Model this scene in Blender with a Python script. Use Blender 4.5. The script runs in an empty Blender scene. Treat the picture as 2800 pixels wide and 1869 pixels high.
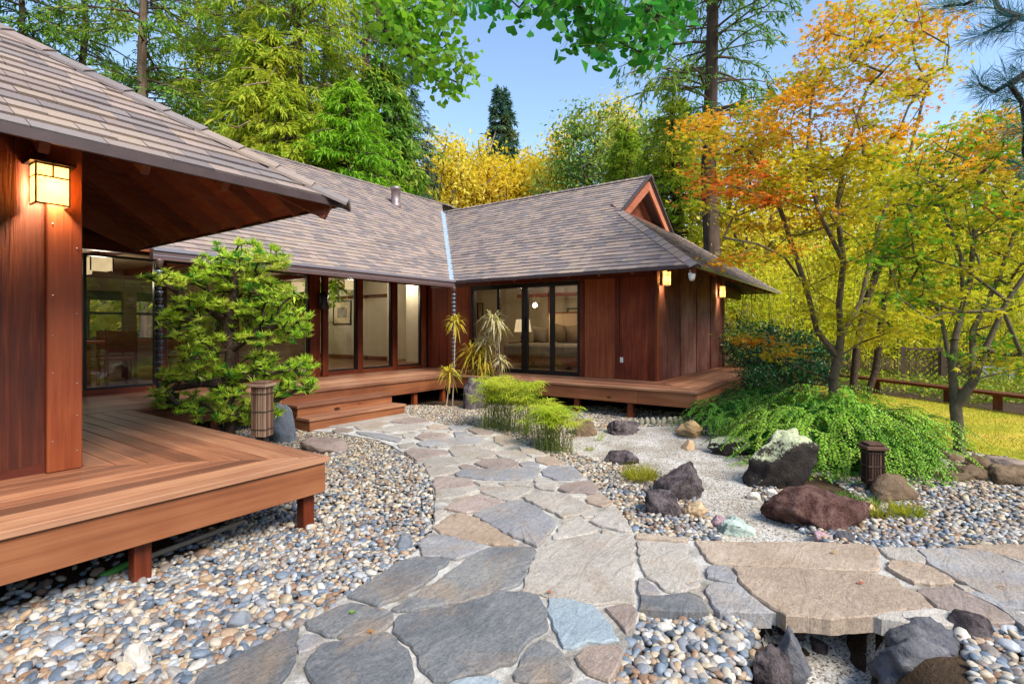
import bpy, bmesh, math, random
import numpy as np
from mathutils import Vector, Matrix, noise
scene = bpy.context.scene
COL = scene.collection
R = math.radians
rng = np.random.default_rng(7)
random.seed(7)

# ---------------------------------------------------------------- camera, sky, sun, exposure
# world axes follow the house: x along the front of the long wing, y away from it, z up
YAW = R(35.53)
CS, SN = math.cos(YAW), math.sin(YAW)
FPX, CX, HY, CAMH = 1428.0, 1400.0, 897.0, 1.5
cd = bpy.data.cameras.new('camera')
cam = bpy.data.objects.new('camera', cd); COL.objects.link(cam)
cam.location = (0, 0, CAMH)
cam.rotation_euler = (R(90), 0, -(R(90) - YAW))
cd.sensor_width = 36; cd.lens = 36 * FPX / 2800; cd.shift_y = -(934.5 - HY) / 2800
cd.clip_start = 0.05; cd.clip_end = 800
scene.camera = cam

world = bpy.data.worlds.new('World'); scene.world = world; world.use_nodes = True
wn = world.node_tree; wn.nodes.clear()
sky = wn.nodes.new('ShaderNodeTexSky'); sky.sky_type = 'NISHITA'; sky.sun_disc = False
SUN_EL, SUN_AZ = R(46), R(-102)      # direction the light comes from, measured from +x
sky.sun_elevation = SUN_EL; sky.sun_rotation = R(90) - SUN_AZ
sky.air_density = 1.0; sky.dust_density = 0.3; sky.ozone_density = 1.1
bg = wn.nodes.new('ShaderNodeBackground'); bg.inputs[1].default_value = 0.15
wo = wn.nodes.new('ShaderNodeOutputWorld')
wn.links.new(sky.outputs[0], bg.inputs[0]); wn.links.new(bg.outputs[0], wo.inputs[0])
sd = bpy.data.lights.new('sun', 'SUN'); sd.energy = 3.0; sd.angle = R(26); sd.color = (1, 0.93, 0.82)
sun = bpy.data.objects.new('sun', sd); COL.objects.link(sun)
sun.location = (-10, -20, 30)
sdir = Vector((math.cos(SUN_EL) * math.cos(SUN_AZ), math.cos(SUN_EL) * math.sin(SUN_AZ), math.sin(SUN_EL)))
sun.rotation_euler = (-sdir).to_track_quat('-Z', 'Y').to_euler()
vs = scene.view_settings
vs.view_transform = 'Standard'; vs.look = 'None'; vs.gamma = 1; vs.exposure = 1.05
vs.use_curve_mapping = False
scene.cycles.max_bounces = 8; scene.cycles.transparent_max_bounces = 12
scene.cycles.sample_clamp_indirect = 6

# ---------------------------------------------------------------- survey helpers: sight lines measured from the photograph
def ray(px, py):
    X = (px - CX) / FPX; Z = (HY - py) / FPX
    return np.array([CS + X * SN, SN - X * CS, Z])
def G(px, py, z=0.0):
    r = ray(px, py); t = (z - CAMH) / r[2]
    return np.array([r[0] * t, r[1] * t, z])
def W(px, py, Y):
    r = ray(px, py); return np.array([0, 0, CAMH]) + r * Y
def GA(px, py, a):
    r = ray(px, py); return np.array([0, 0, CAMH]) + r * (a / r[0])
def GB(px, py, b):
    r = ray(px, py); return np.array([0, 0, CAMH]) + r * (b / r[1])
def a_at(px, b): return GB(px, 900, b)[0]
def b_at(px, a): return GA(px, 900, a)[1]
def PX(p):
    Y = p[0] * CS + p[1] * SN; X = p[0] * SN - p[1] * CS
    return CX + FPX * X / Y, HY - FPX * (p[2] - CAMH) / Y, Y
K = 2800 / 2349
def zm(x0, y0, s): return lambda pts: [(x0 + s * x, y0 + s * y) for x, y in pts]
Z5, Z7, Z8, Z9 = zm(900, 600, .42571), zm(0, 1200, .42662), zm(900, 1200, .42662), zm(1800, 1200, .42662)
P4 = zm(0, 0, K)

# ---------------------------------------------------------------- object helpers
def tag(o, label=None, cat=None, group=None, kind=None):
    if label: o['label'] = label
    if cat: o['category'] = cat
    if group: o['group'] = group
    if kind: o['kind'] = kind
    return o
def thing(name, label, cat, loc=(0, 0, 0), group=None):
    o = bpy.data.objects.new(name, None); COL.objects.link(o)
    o.location = tuple(float(v) for v in loc); o.empty_display_size = .1
    return tag(o, label, cat, group)
def link(name, me, mat=None, parent=None, loc=None):
    o = bpy.data.objects.new(name, me); COL.objects.link(o)
    if mat is not None and len(me.materials) == 0: me.materials.append(mat)
    if parent is not None:
        o.parent = parent
        pl = world_loc(parent)
        o.location = (Vector(loc) if loc is not None else Vector((0, 0, 0))) - pl
    elif loc is not None: o.location = loc
    return o
def world_loc(o):
    v = Vector(o.location)
    while o.parent is not None:
        o = o.parent; v = v + Vector(o.location)
    return v
def shade(me, s=True):
    me.polygons.foreach_set('use_smooth', np.full(len(me.polygons), s))
def pymesh(name, V, F, smooth=False):
    me = bpy.data.meshes.new(name)
    me.from_pydata([tuple(map(float, v)) for v in V], [], [tuple(map(int, f)) for f in F])
    me.update()
    if smooth: shade(me)
    return me
def npmesh(name, V, F, smooth=False):
    """V (n,3) F (m,k) arrays, one polygon size"""
    V = np.ascontiguousarray(V, dtype=np.float32); F = np.ascontiguousarray(F, dtype=np.int32)
    me = bpy.data.meshes.new(name)
    m, k = F.shape
    me.vertices.add(len(V)); me.vertices.foreach_set('co', V.ravel())
    me.loops.add(m * k); me.loops.foreach_set('vertex_index', F.ravel())
    me.polygons.add(m)
    me.polygons.foreach_set('loop_start', np.arange(0, m * k, k, dtype=np.int32))
    me.polygons.foreach_set('loop_total', np.full(m, k, dtype=np.int32))
    me.update(calc_edges=True)
    if smooth: shade(me)
    return me
def bevelled(me, w):
    bm = bmesh.new(); bm.from_mesh(me)
    bmesh.ops.bevel(bm, geom=bm.edges[:], offset=w, segments=1, affect='EDGES', profile=.5)
    bm.to_mesh(me); bm.free(); return me
BF = [(0, 3, 2, 1), (4, 5, 6, 7), (0, 1, 5, 4), (1, 2, 6, 5), (2, 3, 7, 6), (3, 0, 4, 7)]
def bverts(x0, x1, y0, y1, z0, z1):
    return [(x0, y0, z0), (x1, y0, z0), (x1, y1, z0), (x0, y1, z0), (x0, y0, z1), (x1, y0, z1), (x1, y1, z1), (x0, y1, z1)]
def box(name, x0, x1, y0, y1, z0, z1, mat, parent=None, bev=0):
    if x0 > x1: x0, x1 = x1, x0
    if y0 > y1: y0, y1 = y1, y0
    c = ((x0 + x1) / 2, (y0 + y1) / 2, (z0 + z1) / 2)
    hx, hy, hz = (x1 - x0) / 2, (y1 - y0) / 2, (z1 - z0) / 2
    me = pymesh(name, bverts(-hx, hx, -hy, hy, -hz, hz), BF)
    if bev: bevelled(me, min(bev, .45 * min(hx, hy, hz)))
    return link(name, me, mat, parent, c)
def boxes(name, L, mat, parent=None):
    V, F = [], []
    for b in L:
        n = len(V); V += bverts(*b); F += [tuple(i + n for i in f) for f in BF]
    c = np.mean(np.array(V), axis=0)
    return link(name, pymesh(name, np.array(V) - c, F), mat, parent, c)
def prism(name, poly, z0, z1, mat, parent=None, bev=0):
    """vertical prism over a plan polygon"""
    P = np.array([(p[0], p[1]) for p in poly]); c = P.mean(0); P = P - c
    ar = np.sum(P[:, 0] * np.roll(P[:, 1], -1) - np.roll(P[:, 0], -1) * P[:, 1])
    if ar < 0: P = P[::-1]
    n = len(P); V = [(x, y, z0) for x, y in P] + [(x, y, z1) for x, y in P]
    F = [tuple(range(n - 1, -1, -1)), tuple(range(n, 2 * n))] + [(i, (i + 1) % n, n + (i + 1) % n, n + i) for i in range(n)]
    me = pymesh(name, V, F)
    if bev: bevelled(me, bev)
    return link(name, me, mat, parent, (c[0], c[1], 0))
def bar_mesh(p, q, w, h):
    """box from p to q, width w (horizontal) and height h"""
    p, q = Vector(p), Vector(q); d = (q - p); L = d.length; d.normalize()
    s = d.cross(Vector((0, 0, 1)))
    if s.length < 1e-4: s = Vector((1, 0, 0))
    s.normalize(); u = s.cross(d)
    V = []
    for e in (p, q):
        for a, b in ((-1, -1), (1, -1), (1, 1), (-1, 1)): V.append(e + s * (a * w / 2) + u * (b * h / 2))
    F = [(3, 2, 1, 0), (4, 5, 6, 7), (0, 1, 5, 4), (1, 2, 6, 5), (2, 3, 7, 6), (3, 0, 4, 7)]
    return V, F
def bars(name, L, mat, parent=None):
    V, F = [], []
    for p, q, w, h in L:
        v, f = bar_mesh(p, q, w, h); n = len(V); V += v; F += [tuple(i + n for i in x) for x in f]
    V = np.array([tuple(v) for v in V]); c = V.mean(0)
    return link(name, pymesh(name, V - c, F), mat, parent, c)
def tubes_np(segs, sides=5):
    """segs (n,8): p xyz, q xyz, r0, r1 -> V,F of open frusta"""
    S = np.asarray(segs, dtype=float); n = len(S)
    p, q, r0, r1 = S[:, :3], S[:, 3:6], S[:, 6], S[:, 7]
    d = q - p; d /= np.maximum(np.linalg.norm(d, axis=1, keepdims=True), 1e-9)
    up = np.where(np.abs(d[:, 2:3]) > .9, np.array([[1., 0, 0]]), np.array([[0., 0, 1]]))
    s = np.cross(d, up); s /= np.linalg.norm(s, axis=1, keepdims=True); u = np.cross(s, d)
    t = np.arange(sides) * 2 * np.pi / sides
    ring = s[:, None] * np.cos(t)[None, :, None] + u[:, None] * np.sin(t)[None, :, None]
    V = np.concatenate([p[:, None] + ring * r0[:, None, None], q[:, None] + ring * r1[:, None, None]], 1).reshape(-1, 3)
    i = np.arange(sides); j = (i + 1) % sides
    f = np.stack([i, j, sides + j, sides + i], 1)
    F = (np.arange(n)[:, None, None] * 2 * sides + f[None]).reshape(-1, 4)
    return V, F
def chain(pts, rad):
    return [(*pts[i], *pts[i + 1], rad[i], rad[i + 1]) for i in range(len(pts) - 1)]
def lathe(name, prof, mat, parent=None, loc=(0, 0, 0), n=16, smooth=True):
    V, F = [], []
    for r, z in prof:
        for k in range(n): V.append((r * math.cos(2 * math.pi * k / n), r * math.sin(2 * math.pi * k / n), z))
    for i in range(len(prof) - 1):
        for k in range(n): F.append((i * n + k, i * n + (k + 1) % n, (i + 1) * n + (k + 1) % n, (i + 1) * n + k))
    F.append(tuple(range(n - 1, -1, -1))); F.append(tuple((len(prof) - 1) * n + k for k in range(n)))
    return link(name, pymesh(name, V, F, smooth), mat, parent, loc)
def unit(v): return v / np.maximum(np.linalg.norm(v, axis=-1, keepdims=True), 1e-9)
def cards(P, D, N, L, Wd, bend=0.0):
    """one diamond leaf per row, P base, D direction, N normal"""
    D = unit(D); S = unit(np.cross(D, N)); Nn = np.cross(S, D)
    L = np.broadcast_to(np.asarray(L, float), (len(P),))[:, None]; Wd = np.broadcast_to(np.asarray(Wd, float), (len(P),))[:, None]
    m = P + D * L * .5 + Nn * L * .06
    return np.stack([P, m - S * Wd / 2, P + D * L - Nn * bend * L, m + S * Wd / 2], 1)
def cards_mesh(name, Q, mat, parent=None):
    Q = np.asarray(Q, dtype=np.float32); n, k = Q.shape[:2]
    V = Q.reshape(-1, 3)
    off = world_loc(parent) if parent is not None else Vector((0, 0, 0))
    V = V - np.array(off, dtype=np.float32)
    return link(name, npmesh(name, V, np.arange(n * k).reshape(n, k)), mat, parent, off)
def tube_mesh(name, segs, mat, parent=None, sides=6):
    V, F = tubes_np(segs, sides); off = world_loc(parent) if parent is not None else Vector((0, 0, 0))
    return link(name, npmesh(name, V - np.array(off), F, True), mat, parent, off)
def rdir(n, r=rng):
    v = r.normal(size=(n, 3)); return unit(v)
def pip(P, poly):
    P = np.asarray(P); x, y = P[:, 0], P[:, 1]; poly = np.asarray([(p[0], p[1]) for p in poly]); r = np.zeros(len(P), bool)
    j = len(poly) - 1
    for i in range(len(poly)):
        xi, yi = poly[i]; xj, yj = poly[j]
        c = ((yi > y) != (yj > y)) & (x < (xj - xi) * (y - yi) / (yj - yi + 1e-12) + xi)
        r ^= c; j = i
    return r
def seg_dist(P, A, B):
    d = B - A; t = np.clip(((P - A) @ d) / (d @ d), 0, 1); return np.linalg.norm(P - (A + t[:, None] * d), axis=1), t

# ---------------------------------------------------------------- materials
def lin(h):
    h = h.lstrip('#'); r = [int(h[i:i + 2], 16) / 255 for i in (0, 2, 4)]
    return tuple(x / 12.92 if x <= .04045 else ((x + .055) / 1.055) ** 2.4 for x in r) + (1,)
class NT:
    def __init__(s, name):
        s.m = bpy.data.materials.new(name); s.m.use_nodes = True; s.t = s.m.node_tree; s.t.nodes.clear()
        s.out = s.n('ShaderNodeOutputMaterial')
    def n(s, ty, **kw):
        nd = s.t.nodes.new(ty)
        for k, v in kw.items():
            if k.startswith('i_'):
                key = k[2:]; key = int(key) if key.isdigit() else key.replace('_', ' ')
                s.set(nd, key, v)
            else: setattr(nd, k, v)
        return nd
    def set(s, nd, key, v):
        if isinstance(v, bpy.types.NodeSocket): s.t.links.new(v, nd.inputs[key])
        else: nd.inputs[key].default_value = v
    def ramp(s, fac, stops, interp='LINEAR'):
        r = s.n('ShaderNodeValToRGB'); cr = r.color_ramp; cr.interpolation = interp
        while len(cr.elements) < len(stops): cr.elements.new(.5)
        for e, (p, c) in zip(cr.elements, stops):
            e.position = p; e.color = lin(c) if isinstance(c, str) else c
        s.t.links.new(fac, r.inputs[0]); return r.outputs[0]
    def math(s, op, a, b=0.0, c=None):
        m = s.n('ShaderNodeMath', operation=op); s.set(m, 0, a); s.set(m, 1, b)
        if c is not None: s.set(m, 2, c)
        return m.outputs[0]
    def mix(s, f, a, b, mode='MIX'):
        m = s.n('ShaderNodeMix', data_type='RGBA', blend_type=mode)
        s.set(m, 0, f); s.set(m, 6, a); s.set(m, 7, b); return m.outputs[2]
    def rnd(s):
        g = s.n('ShaderNodeNewGeometry'); o = s.n('ShaderNodeObjectInfo')
        return s.math('FRACT', s.math('ADD', g.outputs['Random Per Island'], o.outputs['Random']))
    def coord(s, kind='Object', scale=(1, 1, 1), jitter=True):
        t = s.n('ShaderNodeTexCoord'); mp = s.n('ShaderNodeMapping')
        s.t.links.new(t.outputs[kind], mp.inputs[0]); mp.inputs['Scale'].default_value = scale
        if jitter:
            o = s.n('ShaderNodeObjectInfo'); k = s.math('MULTIPLY', o.outputs['Random'], 57.0)
            cb = s.n('ShaderNodeCombineXYZ'); s.set(cb, 0, k); s.set(cb, 1, k); s.set(cb, 2, k); s.t.links.new(cb.outputs[0], mp.inputs['Location'])
        return mp.outputs[0]
    def pos(s, scale=1.0):
        g = s.n('ShaderNodeNewGeometry'); v = s.n('ShaderNodeVectorMath', operation='SCALE'); s.t.links.new(g.outputs['Position'], v.inputs[0]); v.inputs['Scale'].default_value = scale
        return v.outputs[0]
    def noise(s, vec, scale, detail=5, rough=.55, dist=0.0, out=0):
        n = s.n('ShaderNodeTexNoise'); s.t.links.new(vec, n.inputs['Vector'])
        n.inputs['Scale'].default_value = scale; n.inputs['Detail'].default_value = detail; n.inputs['Roughness'].default_value = rough; n.inputs['Distortion'].default_value = dist
        return n.outputs[out]
    def bump(s, h, strength, dist=.02):
        b = s.n('ShaderNodeBump'); b.inputs['Strength'].default_value = strength; b.inputs['Distance'].default_value = dist; s.t.links.new(h, b.inputs['Height']); return b.outputs[0]
    def bsdf(s, col, rough=.7, normal=None, spec=.3, metal=0.0, **kw):
        b = s.n('ShaderNodeBsdfPrincipled'); s.set(b, 'Base Color', col); s.set(b, 'Roughness', rough); s.set(b, 'Specular IOR Level', spec); s.set(b, 'Metallic', metal)
        if normal is not None: s.t.links.new(normal, b.inputs['Normal'])
        for k, v in kw.items(): s.set(b, k, v)
        return b.outputs[0]
    def done(s, sh): s.t.links.new(sh, s.out.inputs[0]); return s.m
def plain(name, col, rough=.6, metal=0.0, spec=.4, nscale=0, amt=.25):
    t = NT(name); c = lin(col)
    if nscale:
        f = t.noise(t.coord(), nscale, 4); c2 = tuple(x * (1 - amt) for x in c[:3]) + (1,); c3 = tuple(min(1, x * (1 + amt)) for x in c[:3]) + (1,)
        col_ = t.ramp(f, [(.3, c2), (.7, c3)])
        return t.done(t.bsdf(col_, rough, t.bump(f, .15, .01), spec, metal))
    return t.done(t.bsdf(c, rough, None, spec, metal))
def wood(name, cols, axis, rough=.6, bump=.35, fine=1.0, spec=.3, var=.35, knots=False):
    """cols dark..light; axis = grain direction in object space"""
    t = NT(name)
    sc = [22 * fine] * 3; sc[axis] = 1.1 * fine
    v = t.coord('Object', tuple(sc))
    f = t.noise(v, 1.0, 6, .62, .6)
    sc2 = [70 * fine] * 3; sc2[axis] = 2.0 * fine
    f2 = t.noise(t.coord('Object', tuple(sc2)), 1.0, 3, .6)
    big = t.noise(t.coord('Object', (1.3, 1.3, 1.3)), 1.0, 3, .6)
    o = t.n('ShaderNodeObjectInfo')
    h = t.math('ADD', t.math('MULTIPLY', f, .75), t.math('MULTIPLY', f2, .25))
    k = t.math('ADD', h, t.math('MULTIPLY', t.math('SUBTRACT', o.outputs['Random'], .5), var))
    k = t.math('ADD', k, t.math('MULTIPLY', t.math('SUBTRACT', big, .5), .55))
    n = len(cols)
    c = t.ramp(k, [(.22 + .56 * i / (n - 1), x) for i, x in enumerate(cols)])
    if knots:
        vo = t.n('ShaderNodeTexVoronoi'); kc = [3.4] * 3; kc[axis] = 1.5
        t.t.links.new(t.coord('Object', tuple(kc)), vo.inputs['Vector']); vo.inputs['Scale'].default_value = 1.0
        kf = t.ramp(vo.outputs['Distance'], [(.07, (1, 1, 1, 1)), (.11, (0, 0, 0, 1))])
        c = t.mix(kf, c, lin('#3a1c10'))
    r = t.math('ADD', t.math('MULTIPLY', f2, .25), rough - .12)
    return t.done(t.bsdf(c, r, t.bump(h, bump, .012), spec))
def leafmat(name, cols, trans=.4, rough=.55, nscale=.0, spec=.25):
    t = NT(name); r = t.rnd()
    if nscale:
        f = t.noise(t.pos(), nscale, 2); r = t.math('ADD', t.math('MULTIPLY', r, .5), t.math('MULTIPLY_ADD', f, 1.6, -.55))
    n = len(cols); c = t.ramp(r, [(.04 + .92 * i / max(1, n - 1), x) for i, x in enumerate(cols)])
    b = t.bsdf(c, rough, None, spec)
    tr = t.n('ShaderNodeBsdfTranslucent'); t.set(tr, 0, t.mix(.0, c, c))
    mx = t.n('ShaderNodeMixShader'); t.set(mx, 0, trans); t.t.links.new(b, mx.inputs[1]); t.t.links.new(tr.outputs[0], mx.inputs[2])
    return t.done(mx.outputs[0])
def rockmat(name, cols, scale=6, bump=.7, lichen=None, rough=.85):
    t = NT(name); v = t.coord()
    f = t.noise(v, scale, 8, .65, .4); f2 = t.noise(v, scale * 7, 5, .7)
    k = t.math('ADD', t.math('MULTIPLY', f, .7), t.math('MULTIPLY', f2, .3))
    n = len(cols); c = t.ramp(k, [(.28 + .44 * i / (n - 1), x) for i, x in enumerate(cols)])
    if lichen:
        g = t.n('ShaderNodeNewGeometry'); sp = t.n('ShaderNodeSeparateXYZ'); t.t.links.new(g.outputs['Normal'], sp.inputs[0])
        lf = t.math('ADD', t.math('ADD', t.math('MULTIPLY', t.noise(v, 11, 7, .75), .6), t.math('MULTIPLY', t.noise(v, 55, 4, .8), .45)), t.math('MULTIPLY', sp.outputs[2], .34))
        lm = t.ramp(lf, [(.70, (0, 0, 0, 1)), (.78, (1, 1, 1, 1))])
        c = t.mix(lm, c, t.ramp(f2, [(.3, lichen[0]), (.7, lichen[1])]))
    return t.done(t.bsdf(c, rough, t.bump(k, bump, .06), .25))

SIDING = ['#4a2018', '#6e3423', '#8a4a32']
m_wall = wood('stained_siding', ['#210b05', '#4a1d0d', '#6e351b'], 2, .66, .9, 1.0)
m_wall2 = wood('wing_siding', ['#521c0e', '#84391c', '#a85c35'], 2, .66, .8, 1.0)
m_wallrough = wood('weathered_siding', ['#32150f', '#65362a', '#a07464'], 2, .75, .9, 1.3)
m_post = wood('post_wood', ['#401609', '#6e2e14', '#8a4524'], 2, .5, .3, .7)
m_trim_x = wood('trim_wood_x', ['#3a150b', '#602816', '#7a3d22'], 0, .5, .3)
m_trim_y = wood('trim_wood_y', ['#3a150b', '#602816', '#7a3d22'], 1, .5, .3)
DK = ['#65402e', '#8f5f45', '#ae8060']
m_deck_x = wood('deck_board_x', DK, 0, .55, .3, .8, .35, .45)
m_deck_y = wood('deck_board_y', DK, 1, .55, .3, .8, .35, .45)
FA = ['#5c321e', '#865031', '#a06a45']
m_fas_x = wood('fascia_board_x', FA, 0, .6, .4, .45, .3, .2, True)
m_fas_y = wood('fascia_board_y', FA, 1, .6, .4, .45, .3, .2, True)
m_soffit = wood('soffit_board', ['#6a3020', '#8d482a', '#a25c38'], 1, .7, .3)
m_rafter = wood('rafter_wood', ['#552819', '#763c25', '#8c5034'], 0, .7, .3)
m_bargeboard = wood('bargeboard_wood', ['#9a5538', '#b36a48', '#c07a55'], 0, .55, .25)
m_eave = plain('eave_metal', '#4a3a38', .5, .2, .4, 8, .15)
m_gutter = plain('gutter_metal', '#6a524e', .35, .3, .5, 5, .1)
m_lip = plain('gutter_lip', '#9a9298', .3, .5)
m_flash = plain('valley_flashing', '#a6b6c2', .5, .3, .5, 9, .12)
m_vent = plain('vent_metal', '#8d7b78', .45, .5, .5, 7, .2)
m_black = plain('black_frame', '#17171a', .35, 0, .5)
m_bronze = plain('bronze_frame', '#2a2019', .4, .3, .5)
m_dark = plain('dark_iron', '#20242c', .45, .6, .5)
m_copper = plain('rain_chain_metal', '#73808c', .4, .4, .5, 30, .4)
m_white = plain('white_plastic', '#e6e2d8', .4)
m_cream = plain('cream_plaster', '#cfc3ad', .9, 0, .1, 3, .06)
m_ceil = plain('ceiling_plaster', '#cbb894', .9, 0, .1)
m_floor = wood('room_floor', ['#4d3020', '#6d4a30', '#80583a'], 0, .4, .1)
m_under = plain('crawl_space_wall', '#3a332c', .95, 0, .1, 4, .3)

def shingle_mat():
    t = NT('asphalt_shingle'); r = t.rnd()
    c = t.ramp(r, [(.0, '#887a73'), (.14, '#97887d'), (.28, '#7b716f'), (.42, '#9a897b'), (.56, '#8d7f78'), (.7, '#9a8980'), (.84, '#817875'), (1, '#8f7d73')], 'CONSTANT')
    f = t.noise(t.pos(), 260, 2, .8); g = t.ramp(f, [(.3, (.55, .55, .55, 1)), (.7, (1.35, 1.35, 1.35, 1))])
    big = t.ramp(t.noise(t.pos(), 1.4, 4), [(.3, (.98, .97, .97, 1)), (.7, (1.14, 1.11, 1.08, 1))])
    c = t.mix(1.0, t.mix(1.0, c, g, 'MULTIPLY'), big, 'MULTIPLY')
    return t.done(t.bsdf(c, .9, t.bump(f, .35, .004), .2))
m_shingle = shingle_mat()
def glass_mat():
    t = NT('window_glass')
    tr = t.n('ShaderNodeBsdfTransparent'); tr.inputs[0].default_value = (.74, .78, .75, 1)
    gl = t.n('ShaderNodeBsdfGlossy'); gl.inputs['Roughness'].default_value = .01
    fr = t.n('ShaderNodeFresnel'); fr.inputs[0].default_value = 1.5
    k = t.math('MULTIPLY_ADD', fr.outputs[0], 1.8, .05)
    mx = t.n('ShaderNodeMixShader'); t.t.links.new(k, mx.inputs[0]); t.t.links.new(tr.outputs[0], mx.inputs[1]); t.t.links.new(gl.outputs[0], mx.inputs[2])
    return t.done(mx.outputs[0])
m_glass = glass_mat()
def shade_mat(name, col, strength):
    t = NT(name); f = t.noise(t.coord(), 9, 4, .6)
    c = t.ramp(f, [(.3, tuple(x * .75 for x in col) + (1,)), (.7, tuple(col) + (1,))])
    e = t.n('ShaderNodeEmission'); t.t.links.new(c, e.inputs[0]); e.inputs[1].default_value = strength
    return t.done(e.outputs[0])
m_amber = shade_mat('lit_amber_glass', (1.0, .58, .17), .62)
m_shade = shade_mat('lit_lamp_shade', (1.0, .72, .40), .6)
def flag(name, cols, bump=.7, stain='#a08a70'):
    t = NT(name); v = t.coord()
    f = t.noise(v, 2.2, 7, .62, .5); f2 = t.noise(v, 26, 6, .7); cr = t.noise(t.coord('Object', (3, 9, 3)), 1.4, 8, .7, 1.2)
    o = t.n('ShaderNodeObjectInfo')
    k = t.math('ADD', t.math('ADD', t.math('MULTIPLY', f, .62), t.math('MULTIPLY', f2, .38)), t.math('MULTIPLY', t.math('SUBTRACT', o.outputs['Random'], .5), .16))
    n = len(cols); c = t.ramp(k, [(.3 + .42 * i / (n - 1), x) for i, x in enumerate(cols)])
    st = t.ramp(t.noise(t.coord('Object', (1, 1, 1)), 1.7, 5, .65, .8), [(.5, (0, 0, 0, 1)), (.68, (1, 1, 1, 1))])
    c = t.mix(t.math('MULTIPLY', st, .55), c, lin(stain))
    sp = t.ramp(t.noise(v, 70, 4, .8), [(.36, (.62, .62, .63, 1)), (.5, (1, 1, 1, 1)), (.66, (1.16, 1.15, 1.13, 1))])
    c = t.mix(.8, c, t.mix(1, c, sp, 'MULTIPLY'))
    crk = t.ramp(cr, [(.488, (1, 1, 1, 1)), (.5, (.3, .3, .3, 1)), (.512, (1, 1, 1, 1))])
    c = t.mix(.55, c, t.mix(1, c, crk, 'MULTIPLY'))
    h = t.math('ADD', t.math('MULTIPLY', cr, .7), t.math('MULTIPLY', f2, .3))
    return t.done(t.bsdf(c, .75, t.bump(h, bump, .03), .3))
m_flag = dict(d=flag('slate_flagstone', ['#54565a', '#747576', '#94918a']), g=flag('grey_flagstone', ['#7d7d80', '#969494', '#b3afa9']),
              l=flag('pale_flagstone', ['#968e84', '#b0a79b', '#c6beb2']), t=flag('tan_flagstone', ['#8f7c6b', '#a99581', '#c2b19d']),  # far pale stones have sky glare put into their base colour
              b=flag('brown_flagstone', ['#7c6e67', '#98887e', '#b3a196']), u=flag('blue_flagstone', ['#86929a', '#98a3a8', '#adb4b5'], .4, '#9aa3a2'))
def mortar():
    t = NT('mortar'); v = t.pos(); f = t.noise(v, 14, 8, .7); f2 = t.noise(v, 120, 3, .8)
    c = t.ramp(t.math('ADD', t.math('MULTIPLY', f, .6), t.math('MULTIPLY', f2, .4)), [(.3, '#a8a298'), (.5, '#d0cbc2'), (.7, '#e4e0d8')])
    big = t.ramp(t.noise(v, 3.2, 6, .7), [(.36, '#8f877a'), (.56, '#ffffff')])
    c = t.mix(.8, c, t.mix(1, c, big, 'MULTIPLY'))
    return t.done(t.bsdf(c, .95, t.bump(t.math('ADD', f, t.math('MULTIPLY', f2, .4)), .8, .03), .15))
m_mortar = mortar()
def pebblemat(name, cols):
    t = NT(name); r = t.rnd()
    c = t.ramp(r, [(i / 13, x) for i, x in enumerate(cols)], 'CONSTANT')
    f = t.noise(t.pos(), 90, 4, .7); g = t.ramp(f, [(.3, (.6, .6, .6, 1)), (.7, (1.0, 1.0, 1.0, 1))])
    return t.done(t.bsdf(t.mix(1, c, g, 'MULTIPLY'), .55, None, .4))
m_pebble = pebblemat('river_pebble', ['#8d9095', '#c4b8a4', '#6a7684', '#aaa49b', '#b3977a', '#d4ccbf', '#7d8996', '#9b948d', '#96775f', '#59636e', '#c0b096', '#887c73', '#b4b7b9'])
m_pebblew = pebblemat('tan_river_pebble', ['#9c9488', '#cabca2', '#8f8d8a', '#bdae96', '#b89a78', '#d8cdb9', '#a89c8e', '#a8927a', '#9a8068', '#83817f', '#cbb795', '#9c8d7b', '#c5beb0'])
def gravelmat():
    t = NT('fine_gravel'); v = t.n('ShaderNodeTexVoronoi'); t.t.links.new(t.pos(), v.inputs['Vector']); v.inputs['Scale'].default_value = 95
    s = t.n('ShaderNodeSeparateColor'); t.t.links.new(v.outputs['Color'], s.inputs[0])
    c = t.ramp(s.outputs[0], [(0, '#55524f'), (.1, '#938e88'), (.27, '#bfbab2'), (.55, '#d9d5cc'), (.85, '#b3a99b')], 'CONSTANT')
    big = t.ramp(t.noise(t.pos(), 2.5, 4), [(.3, '#c8c0b4'), (.7, '#ffffff')])
    return t.done(t.bsdf(t.mix(1, c, big, 'MULTIPLY'), .9, t.bump(v.outputs['Distance'], -.9, .012), .2))
m_gravel = gravelmat()
def soilmat():
    t = NT('garden_soil'); f = t.noise(t.pos(), 5, 8, .7); f2 = t.noise(t.pos(), 60, 4, .7)
    k = t.math('ADD', t.math('MULTIPLY', f, .6), t.math('MULTIPLY', f2, .4))
    return t.done(t.bsdf(t.ramp(k, [(.3, '#2e241b'), (.5, '#4a3b2c'), (.7, '#67533c')]), .95, t.bump(k, .8, .05), .15))
m_soil = soilmat()
def lawnmat():
    t = NT('dry_lawn'); f = t.noise(t.pos(), .9, 5, .6); f2 = t.noise(t.pos(), 55, 3, .7)
    k = t.math('ADD', t.math('MULTIPLY', f, .8), t.math('MULTIPLY', f2, .25))
    return t.done(t.bsdf(t.ramp(k, [(.35, '#86932a'), (.5, '#a9a834'), (.62, '#c6b04a'), (.75, '#ceaa62')]), .95, t.bump(f2, .6, .03), .1))
m_lawn = lawnmat()
m_bark = rockmat('grey_bark', ['#3d352a', '#6b5f4b', '#8b7d63'], 9, .6)
m_barkred = wood('redwood_bark', ['#3a2a22', '#64503f', '#8c7561'], 2, .9, .9, .35)
m_barkdark = rockmat('dark_bark', ['#2a211b', '#493a30', '#66564a'], 14, .7)
m_twig = plain('pale_twig', '#a38f79', .8, 0, .2)
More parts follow.
